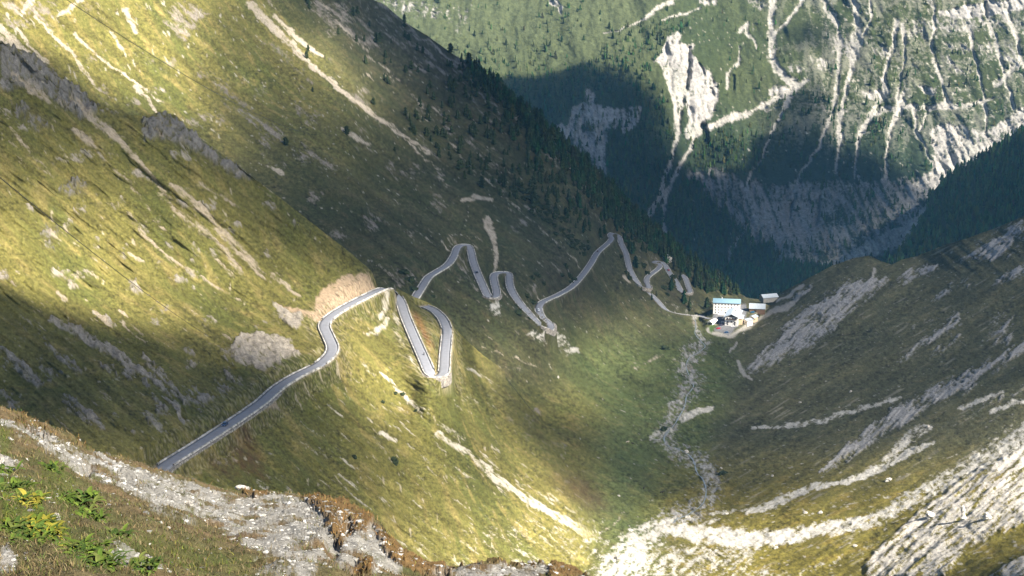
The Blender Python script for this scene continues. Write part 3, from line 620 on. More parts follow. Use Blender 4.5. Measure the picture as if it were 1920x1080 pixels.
for pl, d, f in [([(1225,114),(1238,98),(1252,70),(1268,57),(1281,66),(1277,80),(1303,81),(1294,96),(1312,120),(1330,134),(1344,152),(1350,182),(1340,205),(1328,225),(1315,240),(1296,236),(1284,205),(1290,168),(1284,140),(1262,130),(1242,124)], .95, 4),
              ([(1098,168),(1108,164),(1118,178),(1114,192),(1150,205),(1185,200),(1208,200),(1200,225),(1180,248),(1168,262),(1160,240),(1140,245),(1136,325),(1118,318),(1092,290),(1062,262),(1040,245),(1034,236),(1062,232),(1068,212),(1082,192),(1098,190)], .74, 4),
              ([(1758,22),(1800,12),(1845,4),(1925,-5),(1925,14),(1882,28),(1845,32),(1800,36),(1760,32)], .95, 4), ([(1690,36),(1760,30),(1925,35),(1925,70),(1800,60),(1700,62)], .48, 8), ([(1690,55),(1740,50),(1740,75),(1700,72)], .5, 6),
              ([(1765,82),(1925,78),(1925,130),(1850,110),(1780,100)], .42, 10), ([(1850,92),(1880,90),(1925,110),(1925,135),(1880,130)], .5, 8), ([(1765,110),(1785,100),(1800,125),(1815,145),(1780,130)], .55, 6),
              ([(1545,60),(1580,65),(1615,80),(1612,105),(1590,110),(1560,100)], .55, 6), ([(1618,80),(1670,85),(1675,105),(1640,108)], .5, 7), ([(1470,120),(1515,128),(1515,138),(1475,135)], .6, 6), ([(1520,105),(1570,110),(1540,135),(1525,128)], .6, 5),
              ([(1440,165),(1475,160),(1490,172),(1470,185),(1440,182)], .8, 4), ([(1535,195),(1560,185),(1562,205),(1555,215),(1540,210)], .45, 5), ([(1618,170),(1655,165),(1665,180),(1640,190),(1622,185)], .75, 5), ([(1420,190),(1445,185),(1455,205),(1430,215)], .5, 6),
              ([(1720,160),(1758,162),(1752,185),(1735,180)], .75, 3), ([(1688,170),(1702,172),(1695,188),(1686,186)], .8, 3), ([(1800,130),(1835,128),(1825,145)], .35, 6), ([(1420,0),(1440,5),(1430,20),(1425,15)], .6, 5), ([(1410,40),(1435,60),(1420,70)], .3, 8),
              ([(1748,238),(1775,230),(1800,232),(1830,245),(1860,240),(1895,215),(1930,190),(1930,240),(1880,272),(1850,292),(1820,322),(1797,352),(1768,362),(1735,380),(1700,372),(1690,350),(1720,335),(1745,320),(1750,290),(1742,262)], .82, 7),
              ([(1030,0),(1045,0),(1058,15),(1052,25),(1042,15),(1030,8)], .9, 3), ([(700,0),(800,0),(850,20),(810,35),(760,25)], .5, 10), ([(810,10),(880,5),(900,40),(860,60)], .28, 12), ([(1310,0),(1345,0),(1340,12),(1320,10)], .8, 4), ([(1400,0),(1425,0),(1432,22),(1412,18)], .6, 4)]:
    cl = mx(cl, pt.poly(pl, f) * d)
for pl, d, f in [([(1285,335),(1290,318),(1312,318),(1340,310),(1380,330),(1400,345),(1420,332),(1460,348),(1500,340),(1560,335),(1600,345),(1640,335),(1700,335),(1745,322),(1780,350),(1752,372),(1738,395),(1722,440),(1695,462),(1655,482),(1600,495),(1540,505),(1500,500),(1476,485),(1458,505),(1455,480),(1440,455),(1418,460),(1395,432),(1372,428),(1366,400),(1345,395),(1330,375),(1318,345)], .60, 7),
              ([(1400,385),(1425,375),(1470,370),(1520,375),(1560,390),(1540,440),(1500,470),(1440,450),(1400,430)], .80, 10), ([(1640,370),(1700,360),(1740,375),(1720,420),(1660,420)], .68, 10)]:
    cl = mx(cl, pt.poly(pl, f) * d)
for st in [[(1256,125,8),(1258,160,11),(1264,190,10),(1268,215,9),(1270,255,9),(1262,290,8),(1247,330,8),(1234,372,8),(1212,408,11)],[(1288,145,12),(1283,180,9),(1277,205,7),(1271,240,8)],[(1316,236,16),(1302,262,10),(1282,298,8),(1265,328,9),(1256,350,8),(1245,385,7),(1245,410,7),(1247,436,14)],[(1262,335,6),(1238,372,8),(1216,408,8)],
          [(1128,240,14),(1126,280,18),(1124,322,18)],[(1260,2,12),(1228,20,7),(1200,40,4),(1170,52,2),(1135,64,2)],[(1312,18,4),(1250,32,4),(1240,40,3)],[(1384,60,10),(1398,48,10),(1400,62,8),(1412,75,6),(1420,90,5)],[(1388,88,3),(1384,120,5),(1366,136,8),(1362,165,7)],
          [(1325,242,12),(1350,228,14),(1382,218,22),(1405,212,14),(1430,198,8),(1470,178,14),(1492,162,14),(1515,150,8)],[(1380,218,8),(1345,235,8),(1318,240,8)],
          [(1453,-20,18),(1446,30,13),(1447,75,17),(1448,105,18),(1456,130,16),(1472,145,13),(1492,160,20),(1482,180,14),(1467,210,9),(1454,235,7),(1441,265,4),(1431,290,4),(1413,320,4),(1402,345,6)],[(1510,-10,8),(1492,20,9),(1464,52,5),(1450,68,6)],
          [(1543,0,10),(1558,28,15),(1572,52,7),(1574,80,14),(1573,110,12),(1571,145,9),(1566,180,9),(1561,210,9),(1546,242,7),(1536,275,8),(1516,305,5),(1498,328,6),(1488,360,8),(1482,395,4)],
          [(1596,-10,10),(1606,28,16),(1609,60,20),(1604,92,30),(1598,120,14),(1590,150,9),(1583,180,8),(1576,220,13),(1575,258,13),(1572,290,6),(1565,328,7)],[(1630,-5,3),(1634,25,7),(1630,45,3),(1614,76,4)],
          [(1682,42,14),(1676,70,9),(1672,100,9),(1660,128,8),(1657,150,8),(1662,172,18),(1642,200,8),(1626,228,13),(1612,250,13),(1608,275,6),(1603,310,4),(1602,335,5)],[(1694,45,10),(1696,85,5),(1697,110,4),(1686,150,4),(1682,190,5)],
          [(1690,195,22),(1682,215,16),(1670,238,8),(1664,265,5),(1661,300,4),(1660,335,9)],[(1742,-8,14),(1752,25,5),(1751,60,6),(1744,85,6),(1752,112,12),(1760,140,7),(1768,168,7),(1774,192,8)],
          [(1812,40,8),(1820,60,12),(1823,90,6),(1830,116,3),(1835,138,9),(1842,165,2),(1845,190,8),(1850,220,7),(1848,252,4)],[(1852,5,18),(1852,40,9),(1862,70,13),(1873,100,14),(1881,128,8),(1887,155,6),(1896,180,7),(1900,202,9)],[(1880,20,20),(1896,45,13),(1908,75,9),(1912,100,6),(1920,125,5)],
          [(1640,212,10),(1662,205,18),(1700,198,9),(1740,203,12),(1770,197,18),(1810,199,11),(1828,194,8),(1862,184,5)],[(1714,205,10),(1718,240,8),(1732,272,5),(1744,300,6),(1756,330,8)],[(1725,245,5),(1735,215,5)],[(1415,400,10),(1395,435,9),(1372,468,9),(1365,500,7)],[(1365,500,3),(1372,512,6)],
          [(1474,452,8),(1464,475,6),(1457,502,8)],[(1425,430,4),(1412,450,4),(1405,462,3)],[(1545,345,4),(1540,370,6)],[(1870,160,14),(1900,125,10)],[(1610,330,6),(1618,350,4)],[(1505,320,4),(1490,360,8)]]:
    gul = mx(gul, pt.stroke(st, 0.8, .72))
fan = mx(fan, pt.poly([(1528,502),(1545,488),(1580,478),(1620,455),(1650,440),(1685,425),(1712,408),(1735,385),(1748,372),(1740,405),(1728,432),(1705,458),(1672,468),(1640,482),(1600,494),(1560,506)], 6) * .85)
fan = mx(fan, pt.poly([(1240,122),(1285,132),(1290,160),(1280,195),(1268,205),(1258,180),(1246,150)], 4) * .8); fan = mx(fan, pt.poly([(1290,225),(1315,235),(1300,265),(1285,262),(1278,245)], 4) * .8)
fan = mx(fan, pt.poly([(1795,300),(1812,262),(1840,270),(1830,300),(1805,330),(1785,350),(1760,362),(1770,335)], 6) * .9)
fan = mx(fan, pt.poly([(1408,395),(1462,400),(1440,420),(1400,440),(1380,455),(1395,425)], 6) * .6); fan = mx(fan, pt.poly([(1480,450),(1500,440),(1520,460),(1500,490),(1480,480)], 6) * .5)
a, b = P[..., 0] / 9., P[..., 2] / 26.; nC = fbm(a, b, 5, 631)
nP = fbm(px / 5., py / 6., 4, 645, .7); mk = crisp(cl, nC * 1.1 + nP * .8, 3); rk = mk
c = mixc(c, mk, (0.36, 0.34, 0.31)); c = mixc(c, mk * sstep(0.1, 0.6, fbm(P[..., 0] / 7., P[..., 2] / 30., 3, 641)) * .5, (0.26, 0.24, 0.22))
mk = crisp(fan, nF * .7 + .3 * nP, 4); rk = mx(rk, mk * .4); c = mixc(c, mk, (0.36, 0.345, 0.30))
nP = fbm(px / 5., py / 6., 4, 645, .7)
mk = crisp(gul * .86, nV * .9 + 0.9 * nP, 3); rk = mx(rk, mk * .5); c = mixc(c, mk, (0.36, 0.34, 0.30))
spk = fbm(P[..., 0] / 9., P[..., 2] / 9., 3, 651) + 0.25 * n1 + 0.12 * sstep(1400, 1700, px) * (1 - sstep(200, 330, py))
net = ridged(px / 46. + .35 * fbm(px / 40., py / 60., 3, 655) , py / 230., 3, 657); hz_ = ridged(px / 200., py / 42. + .4 * fbm(px / 60., py / 40., 3, 658), 3, 659)
net = np.maximum(sstep(.62, .78, net + .35 * PN), sstep(.60, .76, hz_ + .5 * PN - .05)) * sstep(1380, 1560, px) * (1 - sstep(230, 330, py)) * .24
mk = np.maximum(sstep(0.46, 0.6, spk + .2 * PN) * .7 * sstep(1150, 1400, px), net); c = mixc(c, mk, (0.44, 0.41, 0.35))
lowc = sstep(250, 330, py) * (1 - sstep(1640, 1760, px)); c = c * (1 - .35 * lowc * np.clip(rk, 0, 1))[..., None]  # lower cliff rock painted darker, adding to its shade
c = c * np.clip(1 + .5 * PN + .15 * fineN(px, py, 5), .4, 1.6)[..., None]
c_far = c; rock_far = np.maximum(rk, mk)
L = np.linalg.norm(P, axis=-1)
dsp = rk * (ridged(P[..., 0] / 26., P[..., 2] / 90., 4, 661) * 12 + fbm(P[..., 0] / 12., P[..., 2] / 12., 3, 671) * 5) + gul * 7 + fbm(P[..., 0] / 18., P[..., 2] / 18., 3, 672) * 2.2
for st, amt in [([(1291,88,5),(1292,115,8),(1290,150,7),(1288,165,5)], 30), ([(1312,120,4),(1318,138,4)], 18), ([(1320,236,8),(1322,262,8)], 25), ([(1848,5,5),(1849,32,5)], 22), ([(1377,140,4),(1376,170,5)], 16), ([(1537,370,4),(1533,420,4)], 20), ([(1490,365,3),(1482,400,3),(1480,420,3)], 16),
               ([(1650,200,4),(1640,212,5)], 16), ([(1735,205,5),(1738,212,5)], 16), ([(1330,165,3),(1338,178,3)], 14)]:
    dsp = dsp + pt.stroke(st, .5) * amt
S_far.P *= (1 + dsp / L)[..., None]
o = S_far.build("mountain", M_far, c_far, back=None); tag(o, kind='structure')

px, py, P = S_spur.px, S_spur.py, S_spur.P
n1 = fbm(P[..., 0] / 30., P[..., 2] / 30., 4, 701)
c = np.zeros(P.shape) + np.array((0.045, 0.058, 0.028)); c = c * (1 + .4 * n1)[..., None]
o = S_spur.build("forested_spur", M_far, c); tag(o, kind='structure')

# ------------------------------------------------------------------ painting: foreground bank
px, py, P = S_fore.px, S_fore.py, S_fore.P
pt = Paint(px, py, P); PN = fbm(px / 7., py / 5.5, 3, 147, .8) + 0.12 * rng.normal(0, 1, px.shape).clip(-2, 2)
nA = fbm(P[..., 0] / 1.8, P[..., 1] / 1.8, 5, 801); nB_ = fbm(P[..., 0] / .35, P[..., 1] / .35, 4, 811)
c = np.zeros(P.shape) + np.array((0.115, 0.100, 0.048)); c = mixc(c, sstep(-.2, .4, nA), (0.15, 0.105, 0.058)); c = mixc(c, sstep(0, .5, fbm(P[..., 0] / 3., P[..., 1] / 3., 4, 821)) * .7, (0.075, 0.088, 0.028))
gravel = np.zeros(px.shape); green = np.zeros(px.shape); rust = np.zeros(px.shape)
for pl, d, f in [([(0,785),(60,800),(120,830),(180,850),(260,880),(340,900),(440,925),(520,928),(560,935),(620,945),(700,985),(740,1040),(760,1080),(560,1080),(470,1040),(400,990),(300,955),(230,930),(180,905),(120,870),(60,830),(0,800)], .78, 18),
              ([(560,935),(600,945),(700,985),(735,1030),(700,1050),(640,1010),(560,980)], .85, 10), ([(0,850),(45,865),(45,880),(0,890)], .7, 8), ([(180,1015),(230,1025),(290,1050),(320,1085),(260,1085),(220,1060)], .65, 10), ([(0,1030),(30,1050),(40,1085),(0,1085)], .6, 8),
              ([(760,1062),(850,1064),(1030,1062),(1070,1075),(1000,1085),(800,1085)], .85, 5), ([(440,960),(540,1000),(640,1080),(480,1080),(430,1020)], .45, 20)]:
    gravel = mx(gravel, pt.poly(pl, f) * d)
for pl, d, f in [([(0,890),(60,900),(90,960),(130,1000),(200,1050),(210,1085),(150,1085),(90,1010),(0,990)], .85, 14), ([(70,860),(120,890),(170,960),(130,980),(80,920)], .6, 14), ([(0,800),(20,810),(20,850),(0,850)], .7, 8), ([(160,1000),(400,1020),(480,1085),(330,1085),(200,1030)], .4, 20)]:
    green = mx(green, pt.poly(pl, f) * d)
for pl, d, f in [([(560,925),(600,930),(640,938),(690,958),(705,985),(690,1005),(650,1000),(640,1030),(620,1000),(600,970),(575,945)], .8, 10), ([(440,915),(480,918),(510,930),(480,935),(450,925)], .85, 5), ([(700,990),(730,1010),(760,1045),(830,1070),(860,1085),(780,1085),(740,1060),(710,1020)], .85, 8),
              ([(1030,1055),(1060,1058),(1100,1085),(1030,1085)], .85, 5), ([(640,1060),(670,1050),(700,1060),(700,1085),(640,1085)], .7, 8), ([(0,765),(60,780),(130,820),(200,850),(170,850),(100,825),(0,785)], .5, 8), ([(850,1058),(1030,1058),(1030,1068),(850,1068)], .5, 4)]:
    rust = mx(rust, pt.poly(pl, f) * d)
gm = crisp(gravel, nA * 1.1 + .6 * fbm(px / 45., py / 22., 3, 803), 3)
c = mixc(c, gm, (0.30, 0.285, 0.255)); c = mixc(c, gm * sstep(0, .5, nB_) * .6, (0.16, 0.15, 0.13)); c = mixc(c, gm * sstep(.2, .6, fbm(P[..., 0] / .6, P[..., 1] / .6, 3, 831)) * .6, (0.43, 0.41, 0.37))
green_m = np.clip(green * (0.8 + nA), 0, 1); c = mixc(c, green_m, (0.075, 0.105, 0.018))
rust_m = crisp(rust, nA * 1.1, 3); c = mixc(c, rust_m, (0.16, 0.10, 0.042))
c = c * (1 + .3 * nB_)[..., None]
c_fore = np.clip(c, 0.005, .9); F_gravel = gm; F_green = green_m; F_rust = rust_m
S_fore.P[..., 2] += (fbm(P[..., 0] / 1.1, P[..., 1] / 1.1, 4, 841) * 0.28 + nB_ * 0.05 + rust_m * .15)
for (hx, hy, rr, dd) in [(142, 1020, 14, .5), (650, 990, 12, .3), (625, 1025, 16, .25), (668, 1070, 16, .25), (165, 880, 10, .3)]:
    S_fore.P[..., 2] -= dd * np.exp(-(((px - hx) / rr) ** 2 + ((py - hy) / rr) ** 2))
o = S_fore.build("bank", M_fore, c_fore, back=(0.5, 1.5, 3, 6, 12, 25)); tag(o, kind='structure')

# ------------------------------------------------------------------ unseen clouds above the frame, shaped to cast the wanted pools and shade
def chars(rows): return np.array([[int(ch) for ch in r] for r in rows], float)
G = chars([  # sunlight that reaches each 60 px cell of the near ground, 0..9
 "99999986543111000000000000000000",
 "79999996568421110000000000000000",
 "23699987546742110000000000000000",
 "22356877434653211000000000000000",
 "33332355543333322222224444444444",
 "45454344433323222222224444444444",
 "78876654332223322222224444444444",
 "89988775322323332222234444444444",
 "89999987422323333222234444444444",
 "79999997677884333333332244444444",
 "35666655678998544444434244444444",
 "11222222356899997654434444444444",
 "01111111246898855554424444444456",
 "60111111113577643332223333444678",
 "65531111111246654332234455678999",
 "66776663222456787655433445678999",
 "66777777766678999998789999999999",
 "66777777777678999999999999999974"])
def grid_T(px, py):
    x = np.clip(px / 60. - .5, 0, 30.999); y = np.clip(py / 60. - .5, 0, 16.999); i = y.astype(int); j = x.astype(int); u = y - i; v = x - j
    u = u * u * (3 - 2 * u); v = v * v * (3 - 2 * v)
    g = G[i, j] * (1 - u) * (1 - v) + G[i + 1, j] * u * (1 - v) + G[i, j + 1] * (1 - u) * v + G[i + 1, j + 1] * u * v
    return (g / 9.) ** 1.85
def blob(px, py, cx, cy, rx, ry, ang=0):
    c_, s_ = math.cos(math.radians(ang)), math.sin(math.radians(ang)); x = px - cx; y = py - cy
    return np.exp(-(((x * c_ + y * s_) / rx) ** 2 + ((-x * s_ + y * c_) / ry) ** 2) ** 1.5)
def over(T, m, v): return T * (1 - m) + v * m
TT = []
s_ = S_main; T = grid_T(s_.px, s_.py)
for cx, cy, rx, ry, ang, v in [(790,560,110,60,0,.12),(880,560,130,80,20,.14),(600,115,95,16,42,.95),(520,270,190,40,40,.10),(440,90,60,90,-20,.30),(1372,594,62,42,-10,1.),(1080,690,95,60,0,.55),(970,650,80,30,35,.6),(1130,760,80,60,0,.5),(1360,770,50,25,0,.4),(1900,1075,60,22,-20,.05),(1420,700,120,30,0,.18),
                                (1240,700,60,200,0,.40),(1170,650,110,60,10,.50)]:
    T = over(T, blob(s_.px, s_.py, cx, cy, rx, ry, ang), v)
T = T * np.clip(1 + .8 * fbm(s_.px / 110., s_.py / 70., 3, 905) * (s_.px > 1000), .4, 1.5); T = np.clip(T, .02, 1)
TT.append((s_, T))
s_ = S_near; T = grid_T(s_.px, s_.py)
for cx, cy, rx, ry, ang, v in [(730,610,110,75,20,1.),(840,650,60,60,0,1.),(640,550,60,40,-20,.85),(600,640,50,40,0,.9),(400,790,170,60,-30,.12),(620,800,60,40,20,.2),(60,150,130,60,35,.06),(330,250,120,45,38,.05),(120,260,120,60,35,.12),(460,350,130,50,38,.09),(600,450,110,34,38,.10),(40,330,90,40,30,.30),(170,700,250,75,28,.02),(330,250,90,40,38,.05)]:
    T = over(T, blob(s_.px, s_.py, cx, cy, rx, ry, ang), v)
TT.append((s_, T))
s_ = S_far; wx = s_.px + 14 * fbm(s_.px / 60., s_.py / 60., 3, 901); wy = s_.py + 14 * fbm(s_.px / 60., s_.py / 60., 3, 902)
T = sstep(-14, 14, poly_sd(wx, wy, [(860,170),(905,165),(960,148),(1000,152),(1040,150),(1075,124),(1110,118),(1150,126),(1190,140),(1222,165),(1240,200),(1258,255),(1275,300),(1330,325),(1395,325),(1425,290),(1440,262),(1450,250),(1455,215),(1485,180),(1515,160),(1545,168),(1550,215),(1565,275),(1600,275),(1640,285),(1670,300),(1705,325),(1735,350),(1790,365),(1990,330),(1990,640),(500,640),(500,170)]))
T = over(T, blob(wx, wy, 1522, 66, 48, 26), .2) ; T = over(T, blob(wx, wy, 1590, 92, 26, 22), .55); T = over(T, blob(wx, wy, 1480, 225, 45, 20), .35); T = over(T, blob(wx, wy, 1350, 290, 60, 25), .45)
T = 0.02 + 0.80 * T
TT.append((s_, T))
s_ = S_spur; T = 0.02 + 0.75 * sstep(-30, 5, -(s_.py - s_.top - 22)) ; TT.append((s_, T))
s_ = S_fore; T = 0.68 + 0 * s_.px; TT.append((s_, T))
CH = 1150.0
nx, ny, cs = 300, 300, 22.0
acc = np.zeros((nx, ny)); wt = np.zeros((nx, ny)); OX, OY = 300.0, -1800.0
SC = SUN[:2] / SUN[2]
for s_, T in TT:
    P = s_.P; Q = P[..., :2] + (CH - P[..., 2])[..., None] * SC
    ix = ((Q[..., 0] - OX) / cs).astype(int); iy = ((Q[..., 1] - OY) / cs).astype(int)
    ok = (ix >= 0) & (ix < nx) & (iy >= 0) & (iy < ny)
    w = np.where(s_ is S_fore, 0.02, 1.0)
    np.add.at(acc, (ix[ok], iy[ok]), T[ok] * w); np.add.at(wt, (ix[ok], iy[ok]), w)
    print("cloud cells", ix.min(), ix.max(), iy.min(), iy.max())
def blur(A, n=1):
    for _ in range(n):
        B = np.pad(A, 1, mode='edge'); A = (B[:-2, 1:-1] + B[2:, 1:-1] + B[1:-1, :-2] + B[1:-1, 2:] + 2 * A) / 6
    return A
known = wt > 0; Tm = np.where(known, acc / np.maximum(wt, 1e-9), 0.0); W = known.astype(float); A = Tm * W; Ws = W.copy()
for _ in range(10): A = blur(A); Ws = blur(Ws)
fill = A / np.maximum(Ws, 1e-6); out = np.clip(fbm(np.arange(nx)[:, None] / 25. + 0 * np.arange(ny)[None], np.arange(ny)[None] / 25. + 0 * np.arange(nx)[:, None], 3, 95) * 1.5 + .5, 0, 1)
far_w = np.clip(Ws * 8, 0, 1); fill = fill * far_w + out * (1 - far_w)
Tm = np.where(known, Tm, fill); Tm = blur(Tm, 1)
od = -np.log(np.clip(Tm, 0.012, 1.0)); od = np.where(od < 0.06, 0, od)
od[0] = od[-1] = 0; od[:, 0] = od[:, -1] = 0
th = od * math.sin(SUN_EL) / 0.022  # cloud thickness derived from the sunlight wanted on the ground
ax = OX + (np.arange(nx) + .5) * cs; ay = OY + (np.arange(ny) + .5) * cs
gx, gy = np.meshgrid(ax, ay, indexing='ij'); lump = 0.35 + 0.15 * fbm(gx / 120., gy / 120., 3, 97)
top = CH + th * (1 - lump); botm = CH - th * lump
pos = th > 0; idt = np.arange(nx * ny).reshape(nx, ny); idb = np.where(pos, idt + nx * ny, idt)
V = np.concatenate([np.stack([gx, gy, top], -1).reshape(-1, 3), np.stack([gx, gy, botm], -1).reshape(-1, 3)])
def q(i): return np.stack([i[:-1, :-1], i[1:, :-1], i[1:, 1:], i[:-1, 1:]], -1).reshape(-1, 4)
act = (q(pos.astype(int)).sum(1) > 0); Fq = np.concatenate([q(idt)[act], q(idb)[act][:, ::-1]])
used = np.unique(Fq); rm = np.zeros(len(V), int); rm[used] = np.arange(len(used))
mcl = bpy.data.materials.new("cloud_vapour"); mcl.use_nodes = True; nt = mcl.node_tree; nt.nodes.remove(nt.nodes["Principled BSDF"])
vp = nt.nodes.new("ShaderNodeVolumePrincipled"); vp.inputs["Density"].default_value = 0.022; vp.inputs["Color"].default_value = (0.16, 0.17, 0.19, 1); vp.inputs["Anisotropy"].default_value = 0.0
nt.links.new(vp.outputs[0], nt.nodes["Material Output"].inputs["Volume"])
o = mesh_np("shading_cloud", V[used], rm[Fq], mcl); tag(o, "unseen grey cloud layer shaped to shade the valley in pools", None, None, 'stuff')

# ------------------------------------------------------------------ haze
mh = bpy.data.materials.new("haze_air"); mh.use_nodes = True; nt = mh.node_tree; nt.nodes.remove(nt.nodes["Principled BSDF"])
vp = nt.nodes.new("ShaderNodeVolumePrincipled"); vp.inputs["Density"].default_value = 0.00002; vp.inputs["Color"].default_value = (0.22, 0.58, 1.0, 1); vp.inputs["Anisotropy"].default_value = 0.0
nt.links.new(vp.outputs[0], nt.nodes["Material Output"].inputs["Volume"])
zmin = min(S_.P[..., 2].min() for S_ in (S_main, S_near, S_far, S_spur, S_fore)) - 170; zmax = max(S_far.P[..., 2].max(), 0) + 25
bm = bmesh.new(); add_box(bm, (200, 2600, (zmin + zmax) / 2), (6400, 6000, zmax - zmin)); o = bm_obj("haze", bm, mh); tag(o, kind='stuff')

# ------------------------------------------------------------------ vegetation builders
def conifer(seed, tiers=7, n=9, h=1.0, w=0.26, roundness=0.4, trunk=True):
    r = np.random.default_rng(seed); V = []; Fc = []; C = []
    base = 0.10
    if trunk:
        k0 = len(V)
        for i in range(4):
            a = i * math.pi / 2; V += [(0.022 * math.cos(a), 0.022 * math.sin(a), -0.08), (0.016 * math.cos(a), 0.016 * math.sin(a), 0.4)]; C += [(0.06, 0.045, 0.035)] * 2
        for i in range(4):
            j = (i + 1) % 4; Fc += [(k0 + 2 * i, k0 + 2 * j, k0 + 2 * j + 1), (k0 + 2 * i, k0 + 2 * j + 1, k0 + 2 * i + 1)]
    for t in range(tiers):
        u = t / tiers; z0 = base + (1 - base) * u; z1 = min(1.0, z0 + (1 - base) / tiers * 1.9)
        rad = w * ((1 - u) ** (1 - roundness * .6)) * (0.75 + 0.5 * r.random()) * (0.75 + .25 * min(1, u * 5 + .3))
        ox, oy = r.normal(0, 0.012, 2); k0 = len(V); V.append((ox, oy, z1)); sh = 0.75 + 0.5 * r.random(); C.append((0.040 * sh, 0.052 * sh, 0.022 * sh))
        for i in range(n):
            a = (i + r.random() * .5) * 2 * math.pi / n; rr = rad * (1.15 if i % 2 else 0.62) * (0.7 + .6 * r.random())
            V.append((ox + rr * math.cos(a), oy + rr * math.sin(a), z0 - 0.03 * r.random() - (0.03 if i % 2 else 0))); s2 = sh * (0.7 + .7 * r.random()); C.append((0.036 * s2, 0.050 * s2, 0.021 * s2))
        for i in range(n): Fc.append((k0, k0 + 1 + i, k0 + 1 + (i + 1) % n))
    return np.array(V), np.array(Fc), np.array(C)
def merge_inst(protos, idx, pos, hgt, wid, rot, tintf):
    Vs = []; Fs = []; Cs = []; off = 0
    for k, (V, Fc, C) in enumerate(protos):
        m = np.nonzero(idx == k)[0]
        if not len(m): continue
        c, s_ = np.cos(rot[m]), np.sin(rot[m])
        x = (V[None, :, 0] * c[:, None] - V[None, :, 1] * s_[:, None]) * wid[m][:, None]; y = (V[None, :, 0] * s_[:, None] + V[None, :, 1] * c[:, None]) * wid[m][:, None]
        z = V[None, :, 2] * hgt[m][:, None]
        Vs.append((np.stack([x, y, z], -1) + pos[m][:, None]).reshape(-1, 3)); n = len(V)
        Fs.append((Fc[None] + (np.arange(len(m)) * n)[:, None, None] + off).reshape(-1, 3)); off += n * len(m)
        Cs.append((C[None] * tintf[m][:, None]).reshape(-1, 3))
    return np.concatenate(Vs), np.concatenate(Fs), np.concatenate(Cs)
low_protos = [conifer(s_, 4, 6, w=w_, roundness=r_, trunk=False) for s_, w_, r_ in ((1, .20, .2), (2, .26, .5), (3, .17, .3), (4, .30, .7))]
hi_protos = [conifer(s_, 8, 10, w=w_, roundness=r_) for s_, w_, r_ in ((11, .20, .3), (12, .27, .8), (13, .23, .5), (14, .31, .9), (15, .18, .1))]
def forest(name, label, sheet, N, dens, hr, col, protos=low_protos, seed=1, wk=1.0, box=None):
    r = np.random.default_rng(seed); x = r.uniform(box[0], box[2], N); y = r.uniform(box[1], box[3], N)
    top = np.interp(x, sheet.xs, sheet.top); ok = (y > top + 1) & (r.random(N) < dens(x, y)); x = x[ok]; y = y[ok]
    pos = sheet.at(x, y); n = len(x); h = r.uniform(hr[0], hr[1], n) * (0.8 + .4 * r.random(n))
    t = np.array(col)[None] * (0.65 + .7 * r.random((n, 1))) * (1 + 0.25 * r.normal(0, 1, (n, 3)) * np.array([1, .5, .3]))
    V, Fc, C = merge_inst(protos, r.integers(0, len(protos), n), pos - np.array([0, 0, .4]), h, h * wk, r.random(n) * 6.3, np.clip(t, .2, 4))
    print(name, n); o = mesh_np(name, V, Fc, M_leaf, col=C, smooth=False); return tag(o, label, None, None, 'stuff')

sdp = lambda x, y, p: poly_sd(np.asarray(x, float), np.asarray(y, float), p)
def inpoly(x, y, p, f=10): return 1 - sstep(-f, f, sdp(x, y, p))
def dens_far(x, y):
    rk = S_far.samp(rock_far, x, y); n = fbm(x / 35., y / 45., 4, 951); lt = fbm(x / 9., y / 30., 3, 953)
    d = 0.06 + 0 * x
    d = np.maximum(d, inpoly(x, y, [(820,150),(870,70),(960,70),(985,120),(1010,40),(1070,0),(1085,60),(1030,120),(960,160)], 25) * (.35 + .8 * lt))
    d = np.maximum(d, inpoly(x, y, [(1110,120),(1180,50),(1290,35),(1300,60),(1230,110),(1210,150),(1130,130)], 15) * (.75 + .6 * lt))
    d = np.maximum(d, inpoly(x, y, [(950,175),(1060,120),(1160,125),(1230,170),(1262,250),(1250,440),(1180,420),(1000,220)], 15) * (.75 + .5 * n))
    d = np.maximum(d, inpoly(x, y, [(1290,250),(1400,245),(1440,300),(1420,330),(1300,320)], 15) * (.6 + .8 * lt))
    d = np.maximum(d, inpoly(x, y, [(1200,430),(1290,330),(1420,420),(1500,470),(1540,510),(1500,560),(1400,560),(1300,500)], 15) * (.85 + .4 * n))
    d = np.maximum(d, sstep(480, 510, y) * .95); d = np.maximum(d, inpoly(x, y, [(1470,330),(1750,330),(1720,430),(1600,470),(1500,480)], 20) * .30)
    d = np.maximum(d, (x > 1380) * inpoly(x, y, [(1440,180),(1560,140),(1700,180),(1700,330),(1440,320)], 30) * .14)
    d = np.maximum(d, inpoly(x, y, [(1636,225),(1660,225),(1655,265),(1630,275)], 5) * .7)
    return d * (1 - np.clip(rk * 1.3, 0, 1)) * (0.55 + .45 * (y > 130))
forest("forest", "mixed green forest and lone conifers covering the far mountainside", S_far, 30000, dens_far, (9, 17), (.85, 1.0, .8), seed=3, box=(760, -30, 1980, 600))
forest("forest", "dense dark conifer forest on the steep shaded spur at the right edge", S_spur, 7000, lambda x, y: .9 * (1 - .3 * (fbm(x / 20., y / 20., 3, 961) > .4)) + 0 * x, (12, 20), (.85, 1.15, .95), seed=4, box=(1570, 180, 1985, 560))
def ridge_d(x, y): return y - np.interp(x, S_main.xs, S_main.top)
